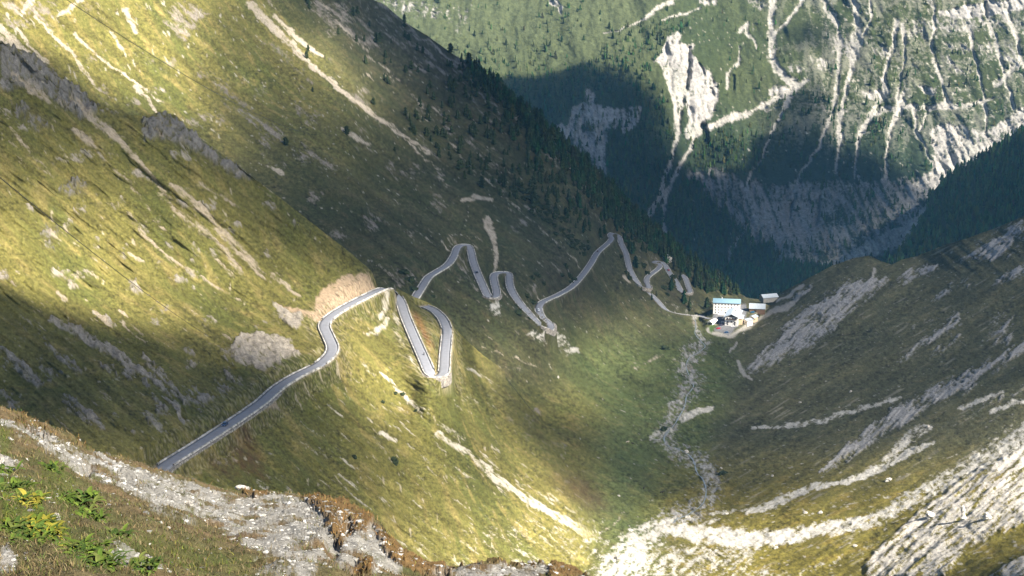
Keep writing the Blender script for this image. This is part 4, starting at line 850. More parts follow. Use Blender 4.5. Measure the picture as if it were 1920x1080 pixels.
def dens_ridge(x, y):
    d = ridge_d(x, y); w = np.interp(x, [860, 900, 1000, 1100, 1200, 1300, 1400, 1440], [10, 26, 60, 84, 70, 60, 26, 8])
    n = fbm(x / 22., y / 22., 4, 971); core = (1 - sstep(w * .45, w, d + 18 * n)); side = (1 - sstep(w, w * 2.4, d)) * sstep(.08, .3, n) * .5
    return np.maximum(core, side) * (S_main.samp(S_main.rd, x, y) > 9) * (1 - inpoly(x, y, [(1325,560),(1450,540),(1440,640),(1330,640)], 3))
forest("forest", "dark conifer belt along the crest and gorge edge of the left slope", S_main, 14000, lambda x, y: np.minimum(1, dens_ridge(x, y) * 1.3), (8.5, 17), (.7, .85, .8), protos=hi_protos, seed=5, box=(860, 90, 1450, 600))
forest("forest", "dark conifers in the gorge behind the hotel", S_far, 2600, lambda x, y: .9 * (1 - np.clip(S_far.samp(rock_far, x, y), 0, 1)), (10, 17), (.8, 1.2, 1.0), seed=6, box=(1330, 500, 1560, 600))

# single conifers on the left slope, each its own object
tree_mesh = []
for k, (V, Fc, C) in enumerate(hi_protos):
    o = mesh_np("conifer_proto", V, Fc, M_leaf, col=C, smooth=False); tree_mesh.append(o.data); bpy.data.objects.remove(o)
V, Fc, C = conifer(31, 11, 12, w=.30, roundness=1.0, trunk=False); o = mesh_np("crown_proto", V, Fc, M_leaf, col=C * .8, smooth=False); crown_me = o.data; bpy.data.objects.remove(o)
def trunk_bm():
    bm = bmesh.new(); bmesh.ops.create_cone(bm, segments=7, radius1=.03, radius2=.018, depth=.6, matrix=Matrix.Translation((0, 0, .2))); return bm
tk = bm_obj("trunk", trunk_bm(), simple_mat("bark", (.09, .065, .05), var=.4, scale=8)); trunk_me = tk.data; bpy.data.objects.remove(tk)
lone = [(650,252,17,1.3,"rounded dark pine standing alone beside the pale scree patch high on the left slope"),(536,272,16,1.5,"broad dark pine alone in the shaded grass left of the pale scree patch"),
        (575,110,16,1,"conifer standing right on the long pale scree run"),(578,95,12,1,"small conifer just above the one on the long scree run"),(586,172,10,.9,"small conifer alone on the sunlit strip below the scree run"),
        (879,104,22,1.2,"tall round conifer on the skyline, largest of the skyline group"),(845,98,18,1.3,"bushy conifer on the skyline left of the tallest one"),(758,36,14,1,"lone conifer on the skyline near the top edge of the picture"),
        (793,100,14,1,"lone conifer on open ground below the skyline gap"),(760,218,18,1,"dark conifer beside the upper path crossing the left slope"),(945,352,26,.9,"tall pointed conifer with grey stones at its foot, mid slope"),
        (912,308,16,1.1,"conifer just below the path bend in mid slope"),(903,352,24,1.0,"large spreading conifer left of the tall pointed one"),(740,284,10,1,"small conifer alone in the open grass right of the pale patch"),(818,278,13,1,"conifer in open grass below the end of the scree run"),
        (842,292,10,1,"small conifer among four on the open middle grass"),(700,196,14,1.2,"dark conifer directly above the scree run, midway down it"),(1045,402,14,1,"conifer above the shrub belts near the highest far hairpin")]
for x, y, hp, wk, lab in lone:
    p = S_main.at(x, y); h = hp * p[1] / F / .95; o = empty("pine_tree", p - np.array([0, 0, .5]), random.random() * 6)
    o.scale = (h * wk, h * wk, h); tag(o, lab, "tree", "lone conifers on the left slope")
    for nm, me in (("crown", crown_me), ("trunk", trunk_me)): link(bpy.data.objects.new(nm, me), o)
zones = [("small dark conifer scattered high on the rocky upper slope", [(560,0),(760,40),(850,110),(900,200),(760,210),(600,60)]),
         ("dark conifer in the loose grove below the skyline", [(850,110),(1000,220),(1040,330),(900,300),(780,190)]),
         ("dark conifer among the rocks of the middle slope", [(780,190),(900,300),(1040,330),(1120,440),(1040,420),(860,330),(760,240)])]
r = np.random.default_rng(21); nt_ = 0
for zi, (lab, pl) in enumerate(zones):
    cnt = (32, 104, 116)[zi]; got = 0; tries = 0
    while got < cnt and tries < 6000:
        tries += 1; x = r.uniform(560, 1140); y = r.uniform(2, 460)
        if float(sdp(np.array([x]), np.array([y]), pl)[0]) > 0 or y < np.interp(x, S_main.xs, S_main.top) + 3: continue
        if fbm(np.array([x / 30.]), np.array([y / 30.]), 3, 981)[0] < r.uniform(-.4, .5): continue
        p = S_main.at(x, y); h = r.uniform(11, 21) * p[1] / F; me = tree_mesh[int(r.integers(0, 5))]
        o = bpy.data.objects.new("conifer_tree", me); o.location = p - np.array([0, 0, .5]); k = r.uniform(1.0, 1.45); o.scale = (h * k, h * k, h); o.rotation_euler = (0, 0, r.random() * 6); link(o)
        tag(o, lab, "tree", ["conifers scattered on the upper slope", "conifers of the loose grove", "conifers among the slope rocks"][zi]); got += 1; nt_ += 1
print("single trees", nt_)

# shrubs
def lump(seed, n1=10, n2=14, rough=.35, sq=.6, leafy=True):
    r = np.random.default_rng(seed); V = []; C = []
    for i in range(n1 + 1):
        for j in range(n2):
            th = i / n1 * math.pi; ph = j / n2 * 2 * math.pi; d = np.array([math.sin(th) * math.cos(ph), math.sin(th) * math.sin(ph), math.cos(th)])
            k = 1 + rough * float(fbm(np.array([d[0] * 2 + seed]), np.array([d[1] * 2 + d[2] * 1.7]), 3, seed)[0]) * 2 + (r.random() - .5) * rough * .6 * (0 < i < n1)
            V.append(d * k * np.array([1, 1, sq])); s2 = .6 + .8 * r.random(); C.append((s2,) * 3)
    i = np.arange((n1 + 1) * n2).reshape(n1 + 1, n2); j = np.roll(i, -1, 1)
    return np.array(V), np.stack([i[:-1], i[1:], j[1:], j[:-1]], -1).reshape(-1, 4), np.array(C)
shrub_me = []
for k in range(4):
    V, Fc, C = lump(40 + k, 8, 11, .5, .75); o = mesh_np("shrub_proto", V, Fc, M_leaf, col=C * np.array((.030, .040, .018)), smooth=False); shrub_me.append(o.data); bpy.data.objects.remove(o)
shr = [("dark shrub above the sharp bend of the main road, upper of the clump", 758,512,9,0),("dark shrub in the clump right of the main road bend", 768,524,9,0),("lowest dark shrub of the clump right of the main road bend", 774,538,8,0),("small shrub in grass below the second road stretch", 812,556,4,0),
       ("large dark shrub in the open grass above the third hairpin leg", 1006,517,8,0),("low shrub left of the large one in the open grass", 996,521,6,0),("small shrub down right of the large one", 1018,531,5,0),("shrub above the long road stretch, left of its pair", 986,553,6,0),("shrub above the long road stretch, right of its pair", 997,557,7,0),
       ("oval dark shrub below the third road leg", 969,587,7,0),("shrub at the left edge of the third road leg", 966,566,4,0),("shrub at the left edge of the third leg, lower one", 974,574,4,0),("shrub beside the lower part of the third leg", 991,596,4,0),("dark shrub high above the long stretch", 1059,498,6,0),("dark shrub in the row above the long stretch", 1066,508,7,0),
       ("widest dark shrub above the long stretch", 1076,516,8,0),("shrub at the low end of the row above the long stretch", 1070,519,6,0),("shrub left of the row above the long stretch", 1052,513,5,0),("shrub between the two upper legs of the far hairpin", 1162,477,5,0),("dark shrub beside the straight leg below the far hairpin", 1172,511,5,0),
       ("second shrub beside the straight leg below the far hairpin", 1179,521,5,0),("dark shrub left of the small far loop", 1205,497,7,0),("lower dark shrub left of the small far loop", 1212,507,7,0),("upright dark shrub on the sunny lower slope", 739,866,8,1),("small round shrub left of the upright one", 664,858,5,1),
       ("small shrub just below the sunlit road leg", 741,737,4,1),("small shrub right beside another below the sunlit leg", 754,739,4,1),("small shrub left of the pair below the sunlit leg", 717,754,4,1),("dark shrub on the bank at the top of the stream bed", 1247,655,9,0),("rounded shrub on the right bank of the lower stream bed", 1356,888,7,0),
       ("shrub beside the bend of the lower stream bed", 1247,806,7,0),("small bush halfway down the sunny slope", 780,770,4,1),("dark shrub above the lowest visible hairpin", 1262,520,6,0),("dark shrub below the far loop road", 1243,540,6,0),("low shrub between road legs near the hotel slope", 1250,552,5,0)]
for lab, x, y, rp, near in shr:
    S_ = S_near if near else S_main; p = S_.at(x, y); rr = rp * p[1] / F; o = bpy.data.objects.new("shrub", random.choice(shrub_me)); o.location = p; o.scale = (rr * 1.2, rr * 1.2, rr * (1.5 if "upright" in lab else .95)); o.rotation_euler = (0, 0, random.random() * 6)
    tag(link(o), lab, "shrub", "dark shrubs on the slopes")
r = np.random.default_rng(5); k = 0
while k < 110:
    t = r.random(); ln = int(r.integers(0, 4)); a, b = [((1000,392),(1115,475)), ((960,345),(1060,425)), ((1040,440),(1110,480)), ((1090,330),(1180,440))][ln]
    x = a[0] + (b[0] - a[0]) * t + r.normal(0, 9); y = a[1] + (b[1] - a[1]) * t + r.normal(0, 7)
    if y < np.interp(x, S_main.xs, S_main.top) + 4 or S_main.samp(S_main.rd, np.array(x), np.array(y)) < 8: continue
    p = S_main.at(x, y); rr = r.uniform(3, 6.5) * p[1] / F; o = bpy.data.objects.new("shrub", shrub_me[k % 4]); o.location = p; o.scale = (rr * 1.3, rr * 1.3, rr * .9); o.rotation_euler = (0, 0, r.random() * 6)
    tag(link(o), "low dark shrub in the long diagonal shrub belts above the far hairpin", "shrub", "shrubs of the diagonal belts"); k += 1

# ------------------------------------------------------------------ parapets and retaining walls
def parapet(R, side, i0, i1, name, label, cat, group, w=0.55, top=0.6, bot=-1.6, off=HW + .05, mat=None, jitter=.05):
    R_ = R[i0:i1 + 1]
    if len(R_) < 4: return None
    T = np.gradient(R_[:, :2], axis=0); T /= np.linalg.norm(T, axis=1)[:, None] + 1e-9
    N = np.stack([-T[:, 1], T[:, 0]], 1) * side
    # keep the wall from folding in tight inner bends
    rows = []; jt = rng.normal(0, jitter, len(R_))
    for o_, h in ((off, bot), (off, top), (off + w, top), (off + w, bot)):
        rows.append(np.c_[R_[:, :2] + N * o_, R_[:, 2] + h + (jt if h > 0 else 0)])
    P = np.array(rows); n = len(R_); F_ = grid_faces(4, n)
    o = mesh_np(name, P.reshape(-1, 3), F_, mat or M_para, smooth=False); return tag(o, label, cat, group)
def find(px_, py_, x, y, lo=0):
    d = np.hypot(px_ - x, py_ - y); d[:lo] = 1e9; return int(d.argmin())
Ra, ax_, ay_ = roadA; Rb, bx_, by_ = roadB; Rc, cx_, cy_ = roadC
legsA = [((310,875),(590,690),"long straight road, lower left"),((604,684),(612,604),"double bend below the grassy nose"),((616,598),(728,541),"road under the tan cutting"),((746,560),(803,692),"sunlit leg dropping from the sharp bend"),((832,698),(836,628),"right leg above the lowest bend"),((838,616),(792,572),"road end vanishing behind the spur")]
legsB = [((770,570),(852,478),"shaded leg rising to the peaked hairpin"),((882,470),(916,556),"straight leg falling from the peaked hairpin"),((931,552),(927,516),"short leg inside the narrow hairpin"),((955,520),(1014,614),"leg dropping from the narrow hairpin"),((1030,610),(1009,576),"short leg behind the lowest shaded hairpin"),((1014,568),(1138,458),"climb to the highest far hairpin"),
         ((1160,444),(1202,538),"leg dropping from the highest far hairpin"),((1214,530),(1236,500),"small far loop, rising side"),((1240,492),(1278,547),"far leg with the red car"),((1292,544),(1278,513),"last far leg ending among the trees")]
for (R, x_, y_), legs in (((Ra, ax_, ay_), legsA), ((Rb, bx_, by_), legsB)):
    lo = 0
    for (a, b, d) in legs:
        i0 = find(x_, y_, a[0], a[1], lo); i1 = find(x_, y_, b[0], b[1], i0); lo = i1
        for side, sn in ((1, "left"), (-1, "right")):
            parapet(R, side, i0, i1, "parapet_wall", f"low pale parapet on the {sn} of the {d}", "parapet", "low road parapets")
parapet(Rc, 1, 4, len(Rc) - 12, "parapet_wall", "low pale parapet along the upper edge of the lane to the hotel", "parapet", "low road parapets", w=.5, top=.5)
# hairpin outer curbs
def bend(R, x_, y_, a, b, side, lab):
    i0 = find(x_, y_, *a); i1 = find(x_, y_, *b)
    if i1 < i0: i0, i1 = i1, i0
    parapet(R, side, i0, i1, "parapet_wall", lab, "parapet", "low road parapets")
bend(Ra, ax_, ay_, (728,541), (746,560), 1, "pale curved parapet round the top of the sharp sunlit bend")
bend(Ra, ax_, ay_, (803,692), (832,698), 1 if False else -1, "pale curved parapet round the bottom bend of the two sunlit legs")
bend(Rb, bx_, by_, (852,478), (882,470), 1 if False else 1, "pale curved parapet round the peaked shaded hairpin")
bend(Rb, bx_, by_, (916,556), (931,552), -1, "pale parapet across the bottom of the short double hairpin")
bend(Rb, bx_, by_, (927,516), (955,520), 1, "pale curved parapet round the narrow hairpin top")
bend(Rb, bx_, by_, (1014,614), (1030,610), -1, "pale parapet across the bottom of the lowest shaded hairpin")
bend(Rb, bx_, by_, (1138,458), (1160,444), 1, "pale curved parapet round the highest far hairpin")
bend(Rb, bx_, by_, (1278,547), (1292,544), -1, "pale parapet across the bottom of the farthest hairpin")
i0 = find(ax_, ay_, 292, 889); i1 = find(ax_, ay_, 512, 736)
parapet(Ra, -1, i0, i1, "retaining_wall", "tall rough stone retaining wall below the long straight road in the lower left", "wall", None, w=1.0, top=-.1, bot=-5.5, off=HW + .6, mat=M_wallst)
for (a, b, lab) in [((803,694),(833,700),"stone wall under the bottom bend of the two sunlit legs")]:
    i0 = find(ax_, ay_, *a); i1 = find(ax_, ay_, *b); parapet(Ra, -1, i0, i1, "retaining_wall", lab, "wall", None, w=1.2, top=-.1, bot=-6, off=HW + .7, mat=M_wallst)
for (a, b, lab) in [((914,555),(931,552),"stone wall under the bottom of the short double hairpin"), ((1012,611),(1031,612),"stone wall under the lowest shaded hairpin"), ((1277,545),(1293,545),"stone wall under the farthest hairpin"), ((1201,537),(1213,536),"stone wall under the junction hairpin above the lane to the hotel")]:
    i0 = find(bx_, by_, *a); i1 = find(bx_, by_, *b); parapet(Rb, -1, i0, i1, "retaining_wall", lab, "wall", None, w=1.2, top=-.1, bot=-5, off=HW + .9, mat=M_wallst)

# ------------------------------------------------------------------ hotel and its neighbours
M_white = simple_mat("white_render", (0.80, 0.77, 0.72), .85, .06, .3); M_cream = simple_mat("cream_render", (0.72, 0.56, 0.38), .85, .08, .3)
M_blueroof = simple_mat("blue_metal_roof", (0.19, 0.31, 0.38), .5, .12, .5); M_paleroof = simple_mat("pale_metal_roof", (0.50, 0.58, 0.64), .5, .25, .4)
M_greyroof = simple_mat("grey_roof", (0.34, 0.38, 0.42), .6, .2, .4); M_wood = simple_mat("dark_wood", (0.065, 0.042, 0.03), .8, .3, 2)
M_glass = simple_mat("window_glass", (0.035, 0.04, 0.05), .15, .1, 1, spec=.6); M_stonew = simple_mat("grey_stone_wall", (0.26, .25, .23), .9, .3, .6)
M_brown = simple_mat("brown_shed_wall", (0.20, 0.12, 0.075), .85, .3, 1)
def child(name, parent, mat, fn):
    bm = bmesh.new(); fn(bm); return bm_obj(name, bm, mat, parent)
def winrow(par, xs, y, z, w=1.2, h=1.7, name="window"):
    for x in xs:
        f = child(name, par, M_white, lambda bm: add_box(bm, (x, y, z), (w + .35, .12, h + .35)))
        child("pane", f, M_glass, lambda bm: add_box(bm, (x, y - .05, z), (w, .12, h)))
def gable(bm, w, l, h, hr, over=0.0):          # ridge along y
    add_prism(bm, [(-w / 2, 0), (w / 2, 0), (w / 2, h), (0, hr), (-w / 2, h)], 'y', 0, l)
def roofslab(bm, w, l, h, hr, over=.7, t=.35, y0=0):
    for s_ in (-1, 1):
        dx = w / 2; sl = (hr - h) / dx; xo = dx + over
        add_prism(bm, [(0, hr + t), (s_ * xo, hr + t - sl * xo), (s_ * xo, hr - sl * xo + .02), (0, hr + .02)], 'y', y0 - over, y0 + l + over)
def gp(x, y):
    p = S_main.at(x, y); return p
# main block: long white house, ridge running left to right
p = unproj(1362, 589, -PAD_Z / float(slope(589))); H = empty("hotel_building", (p[0], p[1], PAD_Z), math.radians(-9))
tag(H, "long four-storey white hotel with a light blue metal roof and rows of small dark windows", "hotel")
W_, D_, Hh, Hr = 33.0, 12.0, 14.5, 18.0
child("wall", H, M_white, lambda bm: add_prism(bm, [(0, -3), (D_, -3), (D_, Hh), (D_ / 2, Hr), (0, Hh)], 'x', -W_ / 2, W_ / 2))
def hroof(bm):
    sl = (Hr - Hh) / (D_ / 2)
    for a_, s_ in ((0, -1), (D_, 1)):
        e = D_ / 2 + s_ * (D_ / 2 + .8); add_prism(bm, [(D_ / 2, Hr + .4), (e, Hr + .4 - sl * (D_ / 2 + .8)), (e, Hr + .02 - sl * (D_ / 2 + .8)), (D_ / 2, Hr + .02)], 'x', -W_ / 2 - .8, W_ / 2 + .8)
rf = child("roof", H, M_blueroof, hroof)
child("chimney", rf, M_white, lambda bm: add_box(bm, (-6, D_ / 2, Hr + .9), (1, 1, 2)))
wx_ = [-13.5 + i * 3.9 for i in range(8)]
for z in (5.0, 8.6, 12.2): winrow(H, wx_, -.05, z, 1.1, 1.5)
winrow(H, [-13.5, -9.6, 6, 9.9, 13.8], -.05, 1.9, 1.2, 1.5); winrow(H, [-1.5], -.05, 1.5, 1.8, 3.0, "door")
child("terrace", H, M_white, lambda bm: add_box(bm, (-6, -3, .3), (9, 5, .9)))
# chalet
p = unproj(1371, 611, -PAD_Z / float(slope(611))); K = empty("chalet_building", (p[0], p[1], PAD_Z), math.radians(-15))
tag(K, "cream chalet inn with a pale sheet roof and dark timber balcony under its gable", "inn")
kw, kl, kh, kr = 15.5, 31.0, 11.5, 14.8
child("wall", K, M_cream, lambda bm: gable(bm, kw, kl, kh, kr)); child("front_wall", K, M_white, lambda bm: add_prism(bm, [(-kw / 2 - .03, -2), (kw / 2 + .03, -2), (kw / 2 + .03, kh - .1), (0, kr - .1), (-kw / 2 - .03, kh - .1)], 'y', -.15, 1.2))
rf = child("roof", K, M_paleroof, lambda bm: roofslab(bm, kw, kl, kh, kr, 1.5)); child("chimney", rf, M_stonew, lambda bm: add_box(bm, (2.5, 16, kr), (1.2, 1.2, 3)))
child("dormer", rf, M_paleroof, lambda bm: add_prism(bm, [(-7.5, kh + .5), (-2, kh + 2.9), (-2, kh + 2.2), (-7.5, kh - .4)], 'y', 17, 24))
child("gable_panel", K, M_wood, lambda bm: add_prism(bm, [(-5.2, kh - .2), (5.2, kh - .2), (0, kr - .9)], 'y', -.3, -.14))
bl = child("balcony", K, M_wood, lambda bm: (add_box(bm, (0, -.9, kh - 3.4), (12.5, 1.5, .25)), add_box(bm, (0, -1.6, kh - 2.9), (12.5, .12, 1.1)), [add_box(bm, (x, -1.6, kh - 1.8), (.25, .25, 3.3)) for x in (-6.1, 0, 6.1)]))
winrow(K, [-4.6, -1.6, 1.6, 4.6], -.2, kh - 2.1, 1.3, 1.9); winrow(K, [-4.4, 0, 4.4], -.2, 5.0, 1.6, 1.5); winrow(K, [-4.4, 4.4], -.2, 1.9, 1.5, 1.5)
child("flower_box", K, M_wood, lambda bm: add_box(bm, (-4.4, -.5, 3.9), (2.4, .5, .5))); child("flower_box", K, M_wood, lambda bm: add_box(bm, (4.4, -.5, 3.9), (2.4, .5, .5)))
child("side_wing", K, M_cream, lambda bm: add_box(bm, (kw / 2 + 2.0, 17, 3.2), (4.2, 17, 8.0))); child("wing_roof", K, M_paleroof, lambda bm: add_box(bm, (kw / 2 + 2.2, 17, 7.4), (5.0, 18, .35)))
for y_ in (3.5, 8): child("side_window", K, M_glass, lambda bm: add_box(bm, (kw / 2 + .04, y_, 6), (.15, 1.3, 1.5)))
# annexes and barns
def shed(name, px_, py_, w, l, h, hr, rz, wall, roof, lab, cat, dz=0, extra=None, onpad=True):
    p = unproj(px_, py_, -PAD_Z / float(slope(py_))) if onpad else gp(px_, py_)
    o = empty(name, (p[0], p[1], p[2] + dz), math.radians(rz)); tag(o, lab, cat)
    child("wall", o, wall, lambda bm: add_prism(bm, [(-w / 2, -3), (w / 2, -3), (w / 2, h), (0, hr), (-w / 2, h)], 'y', 0, l)); child("roof", o, roof, lambda bm: roofslab(bm, w, l, h, hr, .7))
    if extra: extra(o)
    return o
shed("annex", 1396, 607, 9, 10, 4.2, 5.6, -50, M_white, M_greyroof, "small white annex with a grey roof just right of the chalet inn", "annex", extra=lambda o: (winrow(o, [-1.5, 2], -.05, 2.2, 1.5, 1.4)))
shed("side_annex", 1409, 600, 7, 9, 3.4, 4.8, -40, M_cream, M_paleroof, "low cream annex with a pale roof at the far right end of the inn", "annex")
shed("pavilion", 1331, 609, 6.5, 14, 3.0, 4.6, -32, M_white, M_white, "white flat-looking pavilion at the left end of the hotel yard, by the bridge", "pavilion", extra=lambda o: child("opening_shade_panel", o, M_glass, lambda bm: add_box(bm, (0, -.05, 1.3), (4.5, .12, 2))))  # flat dark panel stands in for the shaded opening
shed("barn", 1434, 583, 13, 19, 4.4, 9.0, 82, M_brown, M_greyroof, "grey-roofed barn right behind the chalet inn", "barn", extra=lambda o: child("barn_door", o, M_wood, lambda bm: add_box(bm, (-kw / 2 + .0, 12, 1.6), (.2, 3, 3.2))))
shed("long_shed", 1455, 560, 12, 21, 3.6, 6.6, 108, M_stonew, M_greyroof, "slanting long shed with a pale grey roof, farthest right of the hotel buildings", "shed", dz=.5, onpad=False)
def add_terr(o): pass
p = unproj(1406, 604, -PAD_Z / float(slope(604))); T_ = empty("terrace_wall", (p[0], p[1], PAD_Z), math.radians(30)); tag(T_, "cream coloured terrace wall at the right end of the inn", "terrace"); child("wall", T_, M_cream, lambda bm: add_box(bm, (0, 0, .9), (13, 4, 3))); child("railing", T_, M_wood, lambda bm: add_box(bm, (0, -2.1, 2.9), (13, .15, .9)))
p = unproj(1352, 577, -PAD_Z / float(slope(589))); 
# bridge over the stream
i0 = find(cx_, cy_, 1290, 591); i1 = find(cx_, cy_, 1326, 595)
parapet(Rc, -1, i0, i1, "bridge", "small stone bridge carrying the hotel lane over the stream, arch shade as a dark plug", "bridge", None, w=.9, top=.9, bot=-7, off=HW + .1, mat=M_stonew)
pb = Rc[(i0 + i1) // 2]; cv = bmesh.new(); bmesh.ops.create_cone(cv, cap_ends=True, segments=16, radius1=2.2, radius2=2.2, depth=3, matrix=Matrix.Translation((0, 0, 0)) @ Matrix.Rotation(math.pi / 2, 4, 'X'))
br = next(o for o in COL.objects if o.name == "bridge"); dk = bm_obj("arch_shade_plug", cv, M_glass, br); dk.location = (pb[0] + 1, pb[1] - HW - .3, pb[2] - 3.2)  # dark solid cylinder stands in for the shade inside the arch

# ------------------------------------------------------------------ cars
M_tyre = simple_mat("tyre", (.02, .02, .02), .9); car_mats = {}
def make_car(col):
    if col in car_mats: return car_mats[col]
    m = simple_mat("car_paint", col, .3, .03, 1, spec=.6)
    parts = {}
    bm = bmesh.new(); add_prism(bm, [(-2.15, .35), (-2.2, .75), (-2.05, .92), (-1.0, 1.0), (1.55, 1.02), (2.1, .95), (2.2, .6), (2.1, .32)], 'y', -.88, .88)
    bmesh.ops.bevel(bm, geom=bm.edges[:], offset=.06, segments=1); add_prism(bm, [(-.35, 1.42), (1.1, 1.44), (1.35, 1.36), (-.5, 1.34)], 'y', -.66, .66); parts["body"] = bm, m
    bm = bmesh.new(); add_prism(bm, [(-1.15, .98), (-.4, 1.38), (1.2, 1.40), (1.75, .98)], 'y', -.78, .78); parts["windows"] = bm, M_glass
    res = []
    for k, (bm, mm) in parts.items(): o = bm_obj(k, bm, mm); res.append((k, o.data, (0, 0, 0))); bpy.data.objects.remove(o)
    bm = bmesh.new(); bmesh.ops.create_cone(bm, cap_ends=True, segments=14, radius1=.34, radius2=.34, depth=.24, matrix=Matrix.Rotation(math.pi / 2, 4, 'X')); o = bm_obj("wheel", bm, M_tyre); w = o.data; bpy.data.objects.remove(o)
    for x in (-1.35, 1.35):
        for y in (-.8, .8): res.append(("wheel", w, (x, y, .34)))
    bm = bmesh.new(); add_box(bm, (0, 0, 0), (.08, .34, .16)); o = bm_obj("headlight", bm, M_white); hl_ = o.data; bpy.data.objects.remove(o)
    for y in (-.6, .6): res.append(("headlight", hl_, (-2.19, y, .68)))
    car_mats[col] = res; return res
def put_car(P_, rz, col, lab, group=None, sc_=1.0, name="parked_car"):
    o = empty(name, P_, rz); o.scale = (sc_,) * 3
    for nm, me, lc in make_car(col):
        c_ = bpy.data.objects.new(nm, me); c_.location = lc; link(c_, o)
    return tag(o, lab, "car", group)
def road_car(rd, x, y, side, col, lab, sc_=1.05):
    R, x_, y_ = rd; i = find(x_, y_, x, y); i = min(max(i, 1), len(R) - 2); t = R[i + 1] - R[i - 1]; rz = math.atan2(t[1], t[0]); n = np.array([-t[1], t[0]]) / np.hypot(t[0], t[1])
    put_car((R[i][0] + n[0] * side, R[i][1] + n[1] * side, R[i][2] + .04), rz, col, lab, "cars driving on the pass road", sc_, "car")
road_car(roadA, 425, 800, 1.2, (.012, .04, .11), "dark blue car driving on the long straight road in the lower left")
road_car(roadB, 894, 512, -.4, (.015, .018, .025), "black car on the straight leg below the peaked hairpin", 1.1)
road_car(roadB, 1010, 577, 0.3, (.75, .78, .8), "white car in the bend at the foot of the long climb", 1.1)
road_car(roadB, 1121, 472, .5, (.08, .02, .025), "dark red car near the top of the long climb")
road_car(roadB, 1253, 508, .5, (.45, .02, .03), "bright red car on the far leg near the trees", 1.15)
for x, y, rz, col, lab in [(1347,616.5,20,(.55,.015,.04),"red car parked at the left side of the hotel parking lot"),(1352,610.5,25,(.03,.02,.05),"dark purple car parked behind the red one"),(1362,624,8,(.01,.09,.22),"blue car parked alone in the middle of the hotel parking lot"),
                           (1357,598,10,(.55,.7,.75),"pale car parked against the left side of the inn, upper one"),(1356,605,5,(.8,.82,.84),"white van-sized car parked against the left side of the inn, lower one"),(1411,586,10,(.02,.18,.35),"bright blue car parked by the barn behind the inn"),(1343,583,30,(.35,.01,.02),"red car parked at the left corner of the long hotel"),(1374,613,0,(.8,.8,.8),"white car parked in front of the inn door")]:
    p = unproj(x, y, -PAD_Z / float(slope(y))); put_car((p[0], p[1], PAD_Z + .05), math.radians(rz), col, lab, "cars parked around the hotel", 1.15)
# motorcyclist far down the sunlit leg
i = find(ax_, ay_, 792, 664); R = Ra[i]; t = Ra[i + 1] - Ra[i - 1]; MB = empty("motorcycle", (R[0] + 1.2, R[1], R[2] + .05), math.atan2(t[1], t[0])); tag(MB, "motorcycle with its dark rider on the sunlit straight leg", "motorcycle")
M_dark = simple_mat("dark_gear", (.03, .03, .035), .6)
child("body", MB, M_dark, lambda bm: add_prism(bm, [(-.8, .45), (-.5, .9), (.1, 1.0), (.7, .85), (.9, .8), (.5, .4)], 'y', -.16, .16))
for x in (-.75, .75):
    child("wheel", MB, M_tyre, lambda bm: bmesh.ops.create_cone(bm, cap_ends=True, segments=14, radius1=.33, radius2=.33, depth=.14, matrix=Matrix.Translation((x, 0, .33)) @ Matrix.Rotation(math.pi / 2, 4, 'X')))
def skin_obj(name, verts, edges, radii, mat, lvl=2):
    me = bpy.data.meshes.new(name); me.from_pydata(verts, edges, []); me.materials.append(mat); o = bpy.data.objects.new(name, me); link(o)
    m = o.modifiers.new("skin", 'SKIN'); m.use_smooth_shade = True
    for v, r_ in zip(me.skin_vertices[0].data, radii): v.radius = (r_, r_) if not isinstance(r_, tuple) else r_
    me.skin_vertices[0].data[0].use_root = True
    s_ = o.modifiers.new("sub", 'SUBSURF'); s_.levels = lvl; s_.render_levels = lvl; return o
rd_ = skin_obj("person", [(.15,0,.95),(.1,0,1.2),(-.05,0,1.45),(-.12,0,1.62),(-.1,.22,1.4),(-.35,.3,1.2),(-.6,.25,1.1),(-.1,-.22,1.4),(-.35,-.3,1.2),(-.6,-.25,1.1),(-.15,.22,.8),(.1,.2,.45),(-.15,-.22,.8),(.1,-.2,.45)],
          [(0,1),(1,2),(2,3),(2,4),(4,5),(5,6),(2,7),(7,8),(8,9),(0,10),(10,11),(0,12),(12,13)], [.16,.17,.15,.13,.07,.055,.05,.07,.055,.05,.09,.07,.09,.07], M_dark)
rd_.location = (R[0] + 1.2, R[1], R[2] + .05); rd_.rotation_euler = (0, 0, math.atan2(t[1], t[0])); tag(rd_, "person in dark riding gear leaning forward on the motorcycle", "person")

